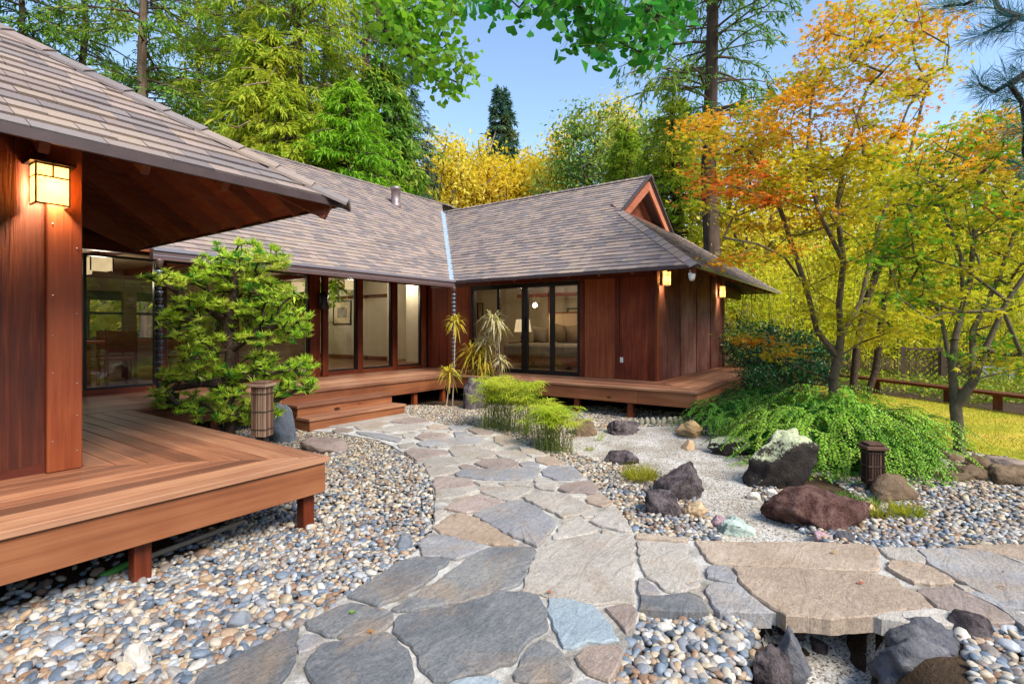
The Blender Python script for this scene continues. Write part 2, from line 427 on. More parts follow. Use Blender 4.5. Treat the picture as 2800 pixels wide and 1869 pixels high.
# ================================================================ END PART 1
# ---------------------------------------------------------------- terrain
CREEK = [G(*p)[:2] for p in [(2270, 1990), (2265, 1850), (2250, 1700), (2180, 1560), (2100, 1470), (1990, 1370), (1940, 1290)]]
CDEP = [.30, .29, .27, .20, .05, .02, .0]
CWID = [.38, .38, .34, .34, .4, .45, .45]
def height(x, y):
    P = np.stack([np.ravel(x), np.ravel(y)], 1).astype(float)
    z = np.zeros(len(P))
    best = np.zeros(len(P))
    for i in range(len(CREEK) - 1):
        d, t = seg_dist(P, CREEK[i], CREEK[i + 1])
        w = CWID[i] * (1 - t) + CWID[i + 1] * t; dep = CDEP[i] * (1 - t) + CDEP[i + 1] * t
        s = np.clip((w - d) / (w * .45), 0, 1); s = s * s * (3 - 2 * s)
        best = np.maximum(best, s * dep)
    z -= best
    Y = P[:, 0] * CS + P[:, 1] * SN; X = P[:, 0] * SN - P[:, 1] * CS
    t = np.clip((np.maximum(Y, np.hypot(X, Y) - 8) - 24) / 60, 0, 1); z += 15 * t * t * (3 - 2 * t) * (1 + .12 * np.sin(X * .09) + .1 * np.sin(Y * .13 + 1))
    z += .015 * np.sin(P[:, 0] * 2.1) * np.cos(P[:, 1] * 1.7)
    return z.reshape(np.shape(x))
def hz(p): return float(height(np.array([p[0]]), np.array([p[1]]))[0])
gx = np.unique(np.concatenate([np.linspace(-160, -3, 20), np.arange(-3, 8, .11), np.linspace(8, 20, 14), np.linspace(20, 150, 40)]))
gy = np.unique(np.concatenate([np.linspace(-160, -4, 26), np.arange(-4, 3, .11), np.linspace(3, 20, 20), np.linspace(20, 150, 36)]))
XX, YY = np.meshgrid(gx, gy, indexing='ij'); ZZ = height(XX, YY)
nx, ny = len(gx), len(gy)
idx = np.arange(nx * ny).reshape(nx, ny)
F = np.stack([idx[:-1, :-1], idx[1:, :-1], idx[1:, 1:], idx[:-1, 1:]], -1).reshape(-1, 4)
tag(link('ground', npmesh('ground', np.stack([XX, YY, ZZ], -1).reshape(-1, 3), F, True), m_soil), kind='structure')

def sheet(name, poly, mat, lift, res, mask=None):
    poly = np.array([(p[0], p[1]) for p in poly]); lo, hi = poly.min(0), poly.max(0)
    xs = np.arange(lo[0], hi[0] + res, res); ys = np.arange(lo[1], hi[1] + res, res)
    A, B = np.meshgrid(xs, ys, indexing='ij'); k = np.arange(A.size).reshape(A.shape)
    f = np.stack([k[:-1, :-1], k[1:, :-1], k[1:, 1:], k[:-1, 1:]], -1).reshape(-1, 4)
    V = np.stack([A, B, height(A, B) + lift], -1).reshape(-1, 3); c = V[f].mean(1)
    keep = pip(c, poly)
    if mask is not None: keep &= mask(c)
    f = f[keep]; u, inv = np.unique(f, return_inverse=True)
    return link(name, npmesh(name, V[u], inv.reshape(f.shape), True), mat)
POND_PX = [(1560, 1205), (1600, 1192), (1690, 1168), (1860, 1165), (1990, 1185), (1990, 1240), (2090, 1290), (2060, 1340), (2110, 1380), (2180, 1440), (2260, 1490), (2300, 1600), (2060, 1600), (1990, 1480), (1950, 1430), (1925, 1390), (1880, 1330), (1760, 1280), (1640, 1262), (1560, 1235), (1545, 1205)]
POND = [G(*p)[:2] for p in POND_PX]
FRONT = [G(*p)[:2] for p in [(2080, 1600), (2420, 1600), (2420, 1990), (2150, 1990)]]
tag(sheet('gravel_stream', POND, m_gravel, .008, .05), kind='structure')
tag(sheet('gravel_stream', FRONT, m_gravel, .009, .04, lambda c: height(c[:, 0], c[:, 1]) < -.10), kind='structure')
LAWN_PX = [(1990, 1064), (2290, 1118), (2480, 1186), (2560, 1226), (2640, 1236), (2800, 1266), (3300, 1300), (3300, 1206), (2728, 1124), (2397, 1076), (2200, 1050), (2050, 1044)]
LAWN = [G(*p)[:2] for p in LAWN_PX]
tag(sheet('lawn', LAWN, m_lawn, .02, .2), kind='structure')

# ---------------------------------------------------------------- flagstone path: mortar bed and every stone
PATH_PX = ([(845, 1172)] + Z5([(0, 1352), (300, 1402), (400, 1440), (470, 1485)]) + Z8([(478, 78), (555, 137), (605, 182), (645, 240), (664, 310), (676, 380), (676, 450), (664, 540), (660, 590), (596, 648), (566, 690), (480, 764), (112, 1000), (-160, 1165)])
           + Z7([(1720, 1280), (1275, 1500), (1190, 1640)]) + [(470, 2000), (1700, 2000)] + Z8([(1795, 1640), (1795, 1540), (1888, 1345), (1965, 1170), (1988, 1100)])
           + Z9([(-118, 1066), (325, 1080), (380, 1072), (690, 1078), (815, 1098), (900, 1100), (1150, 1110), (1380, 1095), (1440, 1120), (1860, 1150), (2000, 1140), (2290, 1132), (2700, 1290), (2700, 672), (2000, 672), (1880, 690), (1640, 683), (1405, 686), (1280, 655), (1200, 665), (760, 650), (235, 636), (-145, 600)])
           + Z8([(1958, 598), (1862, 444), (1818, 400), (1772, 353), (1737, 328), (1642, 233), (1560, 163), (1532, 148), (1417, 103)]) + Z5([(1332, 1473), (1252, 1430), (1122, 1373), (1062, 1353), (900, 1313), (760, 1313), (640, 1283), (530, 1253), (480, 1233), (470, 1222)]))
PT = .055
PATH = [G(x, y, PT)[:2] for x, y in PATH_PX]
path = tag(prism('flagstone_path', PATH, -.03, PT - .018, m_mortar), kind='structure')
STONES = []
def S(kind, pts): STONES.append((kind, pts))
for k, p in [('l', [(0, 1325), (60, 1298), (200, 1262), (475, 1240), (520, 1262), (390, 1288), (200, 1312), (60, 1332)]), ('b', [(390, 1292), (500, 1262), (615, 1276), (640, 1295), (520, 1305)]),
             ('l', [(165, 1322), (290, 1294), (380, 1300), (300, 1342), (195, 1345)]), ('t', [(630, 1322), (700, 1312), (760, 1322), (720, 1338), (640, 1335)]), ('l', [(310, 1352), (430, 1314), (560, 1308), (620, 1322), (540, 1355), (400, 1364)]),
             ('g', [(770, 1330), (865, 1317), (895, 1326), (850, 1346), (790, 1346)]), ('b', [(895, 1348), (940, 1340), (1050, 1360), (1040, 1374), (950, 1374)]), ('b', [(20, 1350), (80, 1334), (155, 1346), (120, 1360), (40, 1360)]),
             ('g', [(175, 1357), (350, 1375), (465, 1402), (440, 1424), (330, 1400), (200, 1374)]), ('b', [(555, 1396), (600, 1370), (720, 1370), (778, 1386), (700, 1410), (590, 1412)]), ('l', [(640, 1345), (770, 1352), (790, 1362), (700, 1365), (600, 1360)]),
             ('g', [(800, 1362), (880, 1360), (892, 1382), (815, 1388)]), ('l', [(470, 1378), (550, 1376), (545, 1398), (490, 1398)]), ('g', [(562, 1434), (640, 1416), (830, 1402), (975, 1392), (1005, 1420), (960, 1440), (700, 1458), (600, 1450)]),
             ('l', [(935, 1448), (1000, 1412), (1088, 1460), (1060, 1478), (980, 1474)]), ('t', [(1060, 1388), (1120, 1382), (1245, 1438), (1120, 1448), (1065, 1420)]), ('l', [(910, 1385), (1040, 1380), (1040, 1392), (985, 1390)]),
             ('l', [(440, 1440), (545, 1425), (550, 1445), (500, 1462), (455, 1458)])]: S(k, Z5(p))
for k, p in [('b', [(488, 78), (520, 57), (745, 67), (762, 86), (700, 100), (562, 132)]), ('l', [(605, 152), (655, 112), (860, 110), (985, 126), (840, 153), (720, 176), (622, 168)]), ('l', [(622, 182), (700, 174), (815, 182), (826, 200), (740, 224), (648, 234)]),
             ('l', [(768, 66), (830, 46), (955, 42), (1072, 95), (1036, 120), (960, 120), (800, 104)]), ('b', [(834, 172), (880, 158), (960, 180), (942, 194), (855, 186)]), ('b', [(934, 152), (990, 132), (1130, 120), (1210, 150), (1206, 174), (1140, 188), (1020, 184)]),
             ('l', [(1044, 82), (1200, 72), (1284, 115), (1266, 128), (1190, 138), (1092, 110)]), ('l', [(1216, 48), (1300, 57), (1405, 104), (1300, 108), (1242, 90)]), ('t', [(1324, 116), (1415, 114), (1522, 154), (1400, 158), (1334, 140)]), ('g', [(1220, 152), (1280, 138), (1344, 156), (1328, 172), (1242, 170)]),
             ('g', [(814, 214), (860, 192), (1354, 182), (1326, 233), (1230, 257), (1000, 252), (822, 230)]), ('g', [(1364, 196), (1420, 172), (1556, 172), (1628, 234), (1598, 252), (1462, 253), (1374, 225)]), ('b', [(666, 262), (680, 240), (740, 240), (900, 250), (930, 293), (860, 307), (684, 327), (672, 300)]), ('l', [(924, 268), (1064, 262), (1064, 286), (972, 288)]),
             ('l', [(1084, 276), (1200, 267), (1304, 264), (1266, 288), (1132, 289)]), ('l', [(1314, 252), (1340, 248), (1455, 271), (1440, 327), (1334, 303)]), ('b', [(1470, 319), (1512, 287), (1676, 262), (1728, 334), (1680, 343), (1522, 338)]), ('l', [(686, 332), (925, 303), (960, 330), (770, 373), (688, 380)]),
             ('l', [(950, 322), (1020, 302), (1190, 301), (1310, 312), (1284, 330), (1150, 392)]), ('b', [(746, 438), (832, 383), (960, 353), (1114, 400), (1000, 453), (882, 468)]), ('l', [(1240, 371), (1310, 348), (1438, 338), (1586, 382), (1692, 440), (1636, 468), (1500, 497), (1424, 458), (1314, 410)]), ('l', [(1474, 347), (1640, 352), (1654, 364), (1560, 368)]),
             ('t', [(1648, 380), (1720, 343), (1766, 360), (1808, 404), (1750, 427), (1660, 398)]), ('l', [(684, 462), (754, 453), (736, 500), (674, 536)]), ('g', [(926, 480), (1150, 398), (1230, 393), (1336, 437), (1444, 525), (1434, 560), (1366, 646), (1330, 681), (1282, 657), (1104, 578)]),
             ('t', [(672, 560), (782, 474), (840, 468), (936, 497), (1078, 572), (1208, 658), (1180, 672), (1050, 667), (852, 637), (722, 598)]), ('l', [(1436, 628), (1502, 534), (1560, 498), (1600, 494), (1718, 579), (1660, 602), (1470, 636)]), ('l', [(1616, 490), (1624, 473), (1718, 457), (1724, 466), (1690, 493), (1640, 497)]),
             ('l', [(1676, 519), (1742, 468), (1808, 429), (1856, 452), (1938, 582), (1850, 576), (1722, 543)]), ('l', [(1745, 578), (1826, 592), (1752, 596)]), ('g', [(586, 672), (652, 630), (720, 614), (1020, 686), (930, 727), (810, 761), (720, 742), (604, 746)]), ('g', [(574, 664), (642, 604), (668, 599), (704, 615), (622, 658)]),
             ('d', [(120, 998), (482, 774), (560, 754), (764, 772), (686, 849), (598, 927), (480, 986), (320, 1060), (222, 1022)]), ('d', [(442, 1060), (582, 982), (920, 745), (1050, 694), (1314, 694), (1324, 720), (1226, 898), (1208, 921), (1000, 986), (860, 1030), (720, 1051), (442, 1090), (406, 1078)]),
             ('l', [(1344, 702), (1440, 645), (1740, 604), (1950, 609), (1945, 1040), (1820, 1031), (1690, 1045), (1560, 1021), (1241, 963), (1294, 800)]), ('d', [(-150, 1163), (140, 1044), (278, 1072), (40, 1250), (-15, 1248)]), ('d', [(294, 1078), (405, 1112), (398, 1166), (330, 1221), (140, 1271), (62, 1254)]),
             ('d', [(420, 1160), (444, 1124), (520, 1105), (850, 1054), (1100, 965), (1230, 975), (1335, 994), (1365, 1060), (1394, 1188), (1384, 1212), (1286, 1256), (1235, 1308), (1196, 1395), (1000, 1474), (760, 1530), (672, 1530), (595, 1458), (550, 1338), (452, 1256), (415, 1218)]),
             ('u', [(1406, 1014), (1500, 1014), (1690, 1054), (1736, 1112), (1854, 1266), (1800, 1271), (1740, 1286), (1650, 1276), (1560, 1320), (1502, 1315), (1445, 1200), (1416, 1120)]), ('b', [(1768, 1074), (1900, 1055), (1946, 1064), (1970, 1100), (1955, 1168), (1900, 1228), (1855, 1158)]),
             ('d', [(1186, 1498), (1234, 1402), (1294, 1314), (1350, 1280), (1420, 1294), (1496, 1367), (1555, 1470), (1545, 1517), (1490, 1550), (1400, 1526), (1290, 1540), (1195, 1521)]), ('b', [(1586, 1390), (1642, 1334), (1760, 1314), (1856, 1324), (1880, 1347), (1836, 1438), (1788, 1534), (1722, 1506), (1664, 1486)]),
             ('d', [(-145, 1450), (-62, 1342), (-36, 1309), (370, 1240), (426, 1272), (505, 1380), (535, 1490), (515, 1560), (400, 1620), (100, 1620), (-56, 1568), (-115, 1519)]), ('u', [(760, 1590), (800, 1556), (980, 1528), (1050, 1534), (1106, 1568), (1146, 1640), (900, 1700), (720, 1660)]), ('g', [(1604, 1568), (1642, 1536), (1775, 1570), (1795, 1640), (1700, 1700), (1594, 1640)]),
             ('g', [(1180, 1600), (1300, 1575), (1420, 1590), (1560, 1600), (1570, 1700), (1400, 1760), (1200, 1730)])]: S(k, Z8(p))
for k, p in [('d', [(1282, 1503), (1482, 1404), (1720, 1286), (1914, 1200), (1876, 1310), (1884, 1398), (1844, 1476), (1776, 1562), (1600, 1640), (1300, 1660), (1230, 1600)]), ('g', [(1906, 1300), (1952, 1246), (2054, 1259), (2060, 1298), (1980, 1340), (1922, 1355)])]: S(k, Z7(p))
for k, p in [('t', [(-140, 608), (185, 636), (184, 652), (-138, 630)]), ('l', [(-134, 648), (180, 664), (186, 690), (176, 730), (236, 790), (260, 870), (255, 936), (180, 941), (168, 975), (130, 980), (40, 955), (2, 916), (-78, 866), (-106, 800), (-126, 710)]),
             ('g', [(-120, 990), (-126, 895), (-80, 890), (16, 990), (-20, 996)]), ('d', [(-112, 1000), (20, 1010), (168, 985), (276, 1022), (320, 1104), (160, 1100), (-40, 1090), (-116, 1086)]), ('l', [(188, 972), (262, 958), (296, 1000), (286, 1014)]),
             ('t', [(242, 644), (500, 658), (760, 658), (990, 653), (1200, 671), (1280, 662), (1400, 692), (1396, 836), (1250, 831), (950, 821), (780, 806), (640, 806), (440, 797), (364, 791), (314, 757), (275, 690)]), ('g', [(320, 879), (324, 817), (350, 809), (446, 813), (490, 904), (478, 916)]),
             ('g', [(310, 960), (334, 924), (430, 919), (518, 939), (636, 1032), (684, 1072), (682, 1090), (716, 1101), (400, 1096), (344, 1038)]), ('t', [(482, 818), (620, 816), (850, 824), (1200, 844), (1416, 864), (1526, 894), (1556, 943), (1676, 984), (1760, 1072), (1500, 1091), (1378, 1121), (1300, 1126), (1150, 1141), (900, 1126), (822, 1126), (704, 1048), (644, 1008), (545, 920)]),
             ('l', [(1416, 694), (1640, 689), (1656, 717), (1722, 769), (1690, 791), (1532, 772), (1474, 748)]), ('t', [(1476, 787), (1540, 779), (1700, 799), (1848, 873), (1892, 905), (1740, 926), (1642, 916), (1562, 877), (1486, 830)]),
             ('g', [(1668, 712), (1880, 699), (2100, 714), (2340, 802), (2620, 920), (2620, 1140), (2344, 1076), (2240, 1066), (2152, 1026), (1922, 897), (1744, 798), (1726, 760)]), ('l', [(1386, 1128), (1510, 1105), (1770, 1082), (1876, 1104), (1984, 1172), (1880, 1181), (1700, 1166), (1442, 1147)]),
             ('b', [(1668, 962), (1880, 934), (1960, 974), (2100, 1034), (2290, 1158), (2000, 1166), (1884, 1098), (1794, 1068)]), ('l', [(1896, 922), (1980, 939), (2044, 964), (1962, 966)]), ('g', [(1968, 978), (2050, 974), (2344, 1124), (2600, 1240), (2600, 1330), (2344, 1206), (2304, 1168), (2124, 1038)]),
             ('t', [(1896, 688), (2000, 677), (2344, 674), (2640, 676), (2640, 800), (2344, 764), (2200, 736), (2060, 712)]), ('l', [(2210, 745), (2344, 778), (2640, 830), (2640, 905), (2344, 792)])]: S(k, Z9(p))
def flagstone(kind, pts, i):
    P = np.array([G(x, y, PT)[:2] for x, y in pts]); c = P.mean(0); P = P - c
    ar = np.sum(P[:, 0] * np.roll(P[:, 1], -1) - np.roll(P[:, 0], -1) * P[:, 1])
    if ar < 0: P = P[::-1]
    big = abs(ar) / 2 > .05
    step = .035 if big else .05
    O = []
    r = np.random.default_rng(i + 50)
    for k in range(len(P)):
        p, q = P[k], P[(k + 1) % len(P)]; L = np.linalg.norm(q - p); n = max(1, int(L / step))
        nr = np.array([-(q - p)[1], (q - p)[0]]) / max(L, 1e-6)
        for j in range(n): O.append(p + (q - p) * j / n + nr * (r.normal() * .005 + .007 * math.sin(j * 1.7 + i) if j else 0))
    O = np.array(O); n = len(O)
    # rounded corners
    O = O * .88 + (np.roll(O, 1, 0) + np.roll(O, -1, 0)) * .06; O = O + unit(O - O.mean(0)) * .011
    ctr = O.mean(0)
    tilt = r.normal(size=2) * .004; lift = r.uniform(-.002, .008)
    zt = lambda q: PT + lift + q[0] * tilt[0] + q[1] * tilt[1]
    front = c[0] < G(2100, 1500, 0)[0] + 9
    d0 = -.03
    ins = .007
    I = O - unit(O - ctr) * ins
    I2 = O - unit(O - ctr) * .03
    V = [(x, y, d0) for x, y in O] + [(x, y, zt((x, y)) - .009 + r.normal() * .0015) for x, y in O] + [(x, y, zt((x, y)) - .001 + r.normal() * .001) for x, y in I] + [(x, y, zt((x, y)) + r.normal() * .0012) for x, y in I2] + [(ctr[0], ctr[1], zt(ctr))]
    F = []
    for a in range(3): F += [(a * n + k, a * n + (k + 1) % n, (a + 1) * n + (k + 1) % n, (a + 1) * n + k) for k in range(n)]
    F += [(3 * n + k, 3 * n + (k + 1) % n, 4 * n) for k in range(n)]
    me = pymesh('stone', V, F, False)
    link('stone', me, m_flag[kind], path, (c[0], c[1], 0))
for i, (k, p) in enumerate(STONES): flagstone(k, p, i)

# ---------------------------------------------------------------- timber decks on posts
ZD, PTK = .53, .04
deck = thing('wooden_deck', 'stained timber deck on short posts wrapping round the house above the pebbles', 'deck', (2.4, 7.3, 0))
def plank(poly, mat, z1=ZD): return prism('plank', poly, z1 - PTK, z1, mat, deck, .004)
NB, GAP = 8, .005
A0, A1, B0, B1, BI, AE, BE = -2.2, 2.42, 3.42, 4.60, 7.30, 8.12, 2.31
w = (B1 - B0) / NB
for k in range(NB):      # front strip along x, mitred at the corner with the strip along y
    y0, y1 = B0 + k * w + GAP / 2, B0 + (k + 1) * w - GAP / 2
    plank([(A0, y0), (A1 - (y0 - B0) - .003, y0), (A1 - (y1 - B0) - .003, y1), (A0, y1)], m_deck_x)
    x1, x0 = A1 - k * w - GAP / 2, A1 - (k + 1) * w + GAP / 2
    plank([(x0, B0 + (A1 - x0) + .003), (x1, B0 + (A1 - x1) + .003), (x1, BI - .003 + 0), (x0, BI - .003)], m_deck_y)
WP = 4.60
WM, WR, WS = 9.25, 9.30, 3.40      # wall planes: long wing, bedroom wing, bedroom wing side
n2 = 13; w2 = (WM - BI) / n2
for k in range(n2):
    y0, y1 = BI + k * w2 + GAP / 2, BI + (k + 1) * w2 - GAP / 2
    m = (y0 - BI) * (WR - AE) / (WM - BI); mm = (y1 - BI) * (WR - AE) / (WM - BI)
    plank([(1.26, y0), (AE + m - .003, y0), (AE + mm - .003, y1), (1.26, y1)], m_deck_x)
n3 = 8; w3 = (WR - AE) / n3
for k in range(n3):
    x0, x1 = AE + k * w3 + GAP / 2, AE + (k + 1) * w3 - GAP / 2
    r = (WM - BI) / (WR - AE); r2 = (WS - BE) / (WR - AE)
    plank([(x0, BE + (x0 - AE) * r2 + .003), (x1, BE + (x1 - AE) * r2 + .003), (x1, BI + (x1 - AE) * r - .003), (x0, BI + (x0 - AE) * r - .003)], m_deck_y)
    y0, y1 = BE + k * (WS - BE) / n3 + GAP / 2, BE + (k + 1) * (WS - BE) / n3 - GAP / 2
    plank([(AE + (y0 - BE) / r2 + .003, y0), (15.6, y0), (15.6, y1), (AE + (y1 - BE) / r2 + .003, y1)], m_deck_x)
ZF0, ZF1 = .265, ZD - PTK - .002
def fas(x0, x1, y0, y1, mat): box('fascia_board', x0, x1, y0, y1, ZF0, ZF1, mat, deck, .004)
fas(A0, A1 - .025, B0 + .025, B0 + .065, m_fas_x)
fas(A1 - .065, A1 - .025, B0 + .067, BI + .02, m_fas_y)
fas(A1 - .02, 4.36, BI + .025, BI + .065, m_fas_x); fas(4.363, AE + .02, BI + .025, BI + .065, m_fas_x)
fas(AE + .025, AE + .065, 3.30, BI + .06, m_fas_y); fas(AE + .025, AE + .065, BE + .067, 3.297, m_fas_y)
fas(AE + .025, 15.6, BE + .025, BE + .065, m_fas_x)
for x, y in [(2.31, 3.57), (1.23, 3.57), (.1, 3.57), (-1.1, 3.57), (2.31, 5.4), (2.31, 7.0), (3.4, 7.42), (7.15, 7.44), (7.95, 7.44), (5.6, 7.6), (8.25, 6.0), (8.25, 4.46), (8.25, 3.45), (8.9, 2.55), (10.6, 2.45), (12.5, 2.45), (14.5, 2.45)]:
    box('post', x - .045, x + .045, y - .045, y + .045, -.05, ZF0 + .03, m_post, deck, .004)
for x in np.arange(-2, 2.2, .6): box('joist', x - .02, x + .02, B0 + .07, 4.58, .3, ZF1 - .003, m_rafter, deck)
for y in np.arange(3.9, 7.2, .6): box('joist', AE + .08, WR - .02, y - .02, y + .02, .3, ZF1 - .003, m_rafter, deck)

steps = thing('wooden_steps', 'two wide timber steps up from the flagstone path to the deck', 'steps', (5.3, 6.95, 0))
for x0, x1, y0, y1, z in [(4.40, 6.20, 6.98, 7.32, .365), (4.39, 6.20, 6.66, 7.0, .205)]:
    for k in range(2):
        ym = y0 + (y1 - y0) * k / 2
        box('tread', x0 - .02, x1 + .02, ym + .003, ym + (y1 - y0) / 2 - .002, z - .04, z, m_deck_x, steps, .004)
    box('riser', x0, x1, y0 + .025, y0 + .055, .02 if z < .3 else .205, z - .042, m_fas_x, steps)
    box('stringer', x0, x0 + .04, y0 + .057, 7.3, .0, z - .042, m_fas_y, steps)
    box('stringer', x1 - .04, x1, y0 + .057, 7.3, .0, z - .042, m_fas_y, steps)

# ---------------------------------------------------------------- the house
house = thing('house', 'low cedar clad house with grey hip shingle roofs around the garden court', 'house', (9.3, 9.25, 0))
SL, ZE = .69, 2.5
NSTUFF = {}
SHCAND = []                     # every shingle: (depth, roof, matrix data)
def roof_plane(O, U, V, poly):
    """O eave origin, U along the eave, V up the slope in plan; poly in plan -> frame"""
    O, U, V = np.array(O, float), np.array(U, float), np.array(V, float)
    Vs = unit(V + np.array([0, 0, SL])); N = np.cross(U, Vs)
    if N[2] < 0: N = -N
    k = math.sqrt(1 + SL * SL)
    P2 = [(np.dot(np.array(p) - O[:2], U[:2]), np.dot(np.array(p) - O[:2], V[:2]) * k) for p in poly]
    return O, U, Vs, N, P2
def clip(sub, poly):
    ar = sum(poly[i][0] * poly[(i + 1) % len(poly)][1] - poly[(i + 1) % len(poly)][0] * poly[i][1] for i in range(len(poly)))
    if ar < 0: poly = poly[::-1]
    out = sub
    for i in range(len(poly)):
        a, b = poly[i], poly[(i + 1) % len(poly)]; inp, out = out, []
        if not inp: return []
        sd = lambda p: (b[0] - a[0]) * (p[1] - a[1]) - (b[1] - a[1]) * (p[0] - a[0])
        for j in range(len(inp)):
            p, q = inp[j - 1], inp[j]; sp, sq = sd(p), sd(q)
            if (sp >= 0) != (sq >= 0):
                t = sp / (sp - sq); out.append((p[0] + (q[0] - p[0]) * t, p[1] + (q[1] - p[1]) * t))
            if sq >= 0: out.append(q)
    return out
def shingles(roof, frame, polys, expo, wid, seed, thick=.012):
    O, U, Vs, N, _ = frame; r = np.random.default_rng(seed)
    for poly in polys:
        u0 = min(p[0] for p in poly); u1 = max(p[0] for p in poly); v1 = max(p[1] for p in poly); v0 = min(p[1] for p in poly)
        row = 0; v = math.floor(v0 / expo) * expo
        while v < v1:
            u = u0 - r.uniform(0, wid)
            while u < u1:
                ww = wid * r.uniform(.6, 1.3); dv = r.choice([0, 0, .004, -.004])
                q = clip([(u + .002, v + dv - .012), (u + ww - .002, v + dv - .012), (u + ww - .002, v + expo + .02), (u + .002, v + expo + .02)], poly)
                if len(q) >= 3 and (max(a[1] for a in q) - min(a[1] for a in q)) > .02:
                    th = thick * r.uniform(.8, 1.3)
                    top = [O + U * a + Vs * b + N * (.006 + th * (1 - (b - v) / (expo * 1.15))) for a, b in q]
                    bot = [O + U * a + Vs * b + N * .001 for a, b in q]
                    SHCAND.append((PX(np.mean(top, 0)), roof, bot, top))
                u += ww
            v += expo; row += 1
def roof_slab(name, pts, mat, parent, th=.03):
    """sloping slab from 3-D outline (top), thickness downwards"""
    P = np.array(pts, float); c = P.mean(0); n = len(P); Q = P - c
    V = [*Q, *(Q - np.array([0, 0, th]))]
    F = [tuple(range(n)), tuple(range(2 * n - 1, n - 1, -1))] + [(i, n + i, n + (i + 1) % n, (i + 1) % n) for i in range(n)]
    me = pymesh(name, V, F); bm = bmesh.new(); bm.from_mesh(me); bmesh.ops.recalc_face_normals(bm, faces=bm.faces[:]); bm.to_mesh(me); bm.free()
    return link(name, me, mat, parent, c)
zr = lambda d: ZE + SL * d
# --- bedroom wing roof
RA, RG, RF = 12.3, 4.66, 16.2
EA, EB, EM = 8.4, 2.42, 7.6
HG = RG - EB
bed_roof = thing('roof', None, None, (12.3, 6, 4)); bed_roof.parent = house; bed_roof.location = Vector((12.3, 6, 4)) - Vector(house.location)
pl = [(EA, EB), (EA, EM), (RA, EM + RA - EA), (RA, RG), (EA + HG, RG)]
roof_slab('roof_deck', [(x, y, zr(x - EA)) for x, y in pl], m_soffit, bed_roof)
fr = roof_plane((EA, EB, ZE), (0, 1, 0), (1, 0, 0), pl); 
f2 = lambda P: roof_plane((EA, EB, ZE), (0, 1, 0), (1, 0, 0), P)[4]
shingles(bed_roof, fr, [f2([(EA, EB), (EA, RG), (EA + HG, RG)]), f2([(EA, RG), (EA, EM), (RA, EM + RA - EA), (RA, RG)])], .145, .23, 1, .017)
sk = [(EA, EB), (EA + HG, RG), (RF - HG, RG), (RF, EB)]
sk2 = [(EA + HG, RG), (EA + HG + .3, RG + .4), (RF - HG - .3, RG + .4), (RF - HG, RG)]
roof_slab('roof_deck', [(x, y, zr(y - EB)) for x, y in sk], m_soffit, bed_roof)
roof_slab('roof_deck', [(x, y, zr(y - EB)) for x, y in sk2], m_soffit, bed_roof)
fr = roof_plane((EA, EB, ZE), (1, 0, 0), (0, 1, 0), sk); shingles(bed_roof, fr, [fr[4]], .145, .23, 2, .017)
bk = [(RF, EB), (RF - HG, RG), (RA, RG), (RA, 11.5), (RF, EM)]
roof_slab('roof_deck', [(x, y, zr(RF - x)) for x, y in bk], m_shingle, bed_roof)
# gable: recessed dark slatted wall between two bargeboards
gz0 = zr(HG)
gw = []
for x in np.arange(EA + HG + .45, RF - HG - .4, .085):
    top = zr(min(x - EA, RF - x)) - .1
    if top > gz0 + .3: gw.append((x, x + .06, RG + .34, RG + .365, gz0 + .24, top))
boxes('gable_slats', gw, m_rafter, bed_roof)
prism_g = [(EA + HG + .5, RG + .37, gz0 + .2), (RF - HG - .5, RG + .37, gz0 + .2), (RA, RG + .37, zr(RA - EA) - .06)]
link('gable_wall', pymesh('gable_wall', [np.array(p) - np.array((RA, RG, gz0)) for p in prism_g] + [np.array(p) + np.array((0, .05, 0)) - np.array((RA, RG, gz0)) for p in prism_g], [(0, 1, 2), (5, 4, 3), (0, 3, 4, 1), (1, 4, 5, 2), (2, 5, 3, 0)]), m_under, bed_roof, (RA, RG, gz0))
for sgn in (1, -1):
    p = np.array((RA - sgn * (RA - EA - HG - .02), RG + .01, gz0 - .10)); q = np.array((RA + sgn * .0, RG + .01, zr(RA - EA) - .12))
    d = q - p; dn = np.array([0, 0, -.22])
    V = [p, q, q + dn, p + np.array([sgn * .27, 0, .0])]
    V = [*V, *[v + np.array([0, .045, 0]) for v in V]]; c = np.mean(V, 0)
    me = pymesh('bargeboard', [v - c for v in V], [(0, 1, 2, 3), (7, 6, 5, 4), (0, 4, 5, 1), (1, 5, 6, 2), (2, 6, 7, 3), (3, 7, 4, 0)])
    bm = bmesh.new(); bm.from_mesh(me); bmesh.ops.recalc_face_normals(bm, faces=bm.faces[:]); bm.to_mesh(me); bm.free()
    link('bargeboard', me, m_bargeboard, bed_roof, c)
    bars('verge_trim', [((RA - sgn * (RA - EA - HG + .05), RG - .01, gz0 - .02), (RA, RG - .01, zr(RA - EA) + .03), .05, .06)], m_eave, bed_roof)
def caps(roof, p, q, n, wdt, seed):
    """overlapping cap shingles from low end p to high end q"""
    p, q = np.array(p, float), np.array(q, float); d = unit(q - p); L = np.linalg.norm(q - p) / n
    s = unit(np.cross(d, [0, 0, 1])); u = np.cross(s, d)
    for k in range(n):
        a, b = p + d * L * (k - .1), p + d * L * (k + 1.05)
        for side in (-1, 1):
            o = s * side * wdt - np.array([0, 0, wdt * .48])
            top = [a + u * .035, a + o + u * .034, b + o + u * .016, b + u * .017]
            bot = [t - u * .02 for t in top]
            if side < 0: top, bot = top[::-1], bot[::-1]
            SHCAND.append((PX(np.mean(top, 0)), roof, bot, top))
caps(bed_roof, (EA, EB, ZE + .01), (EA + HG, RG, gz0 + .01), 16, .13, 3)
caps(bed_roof, (RF, EB, ZE + .01), (RF - HG, RG, gz0 + .01), 16, .13, 3)
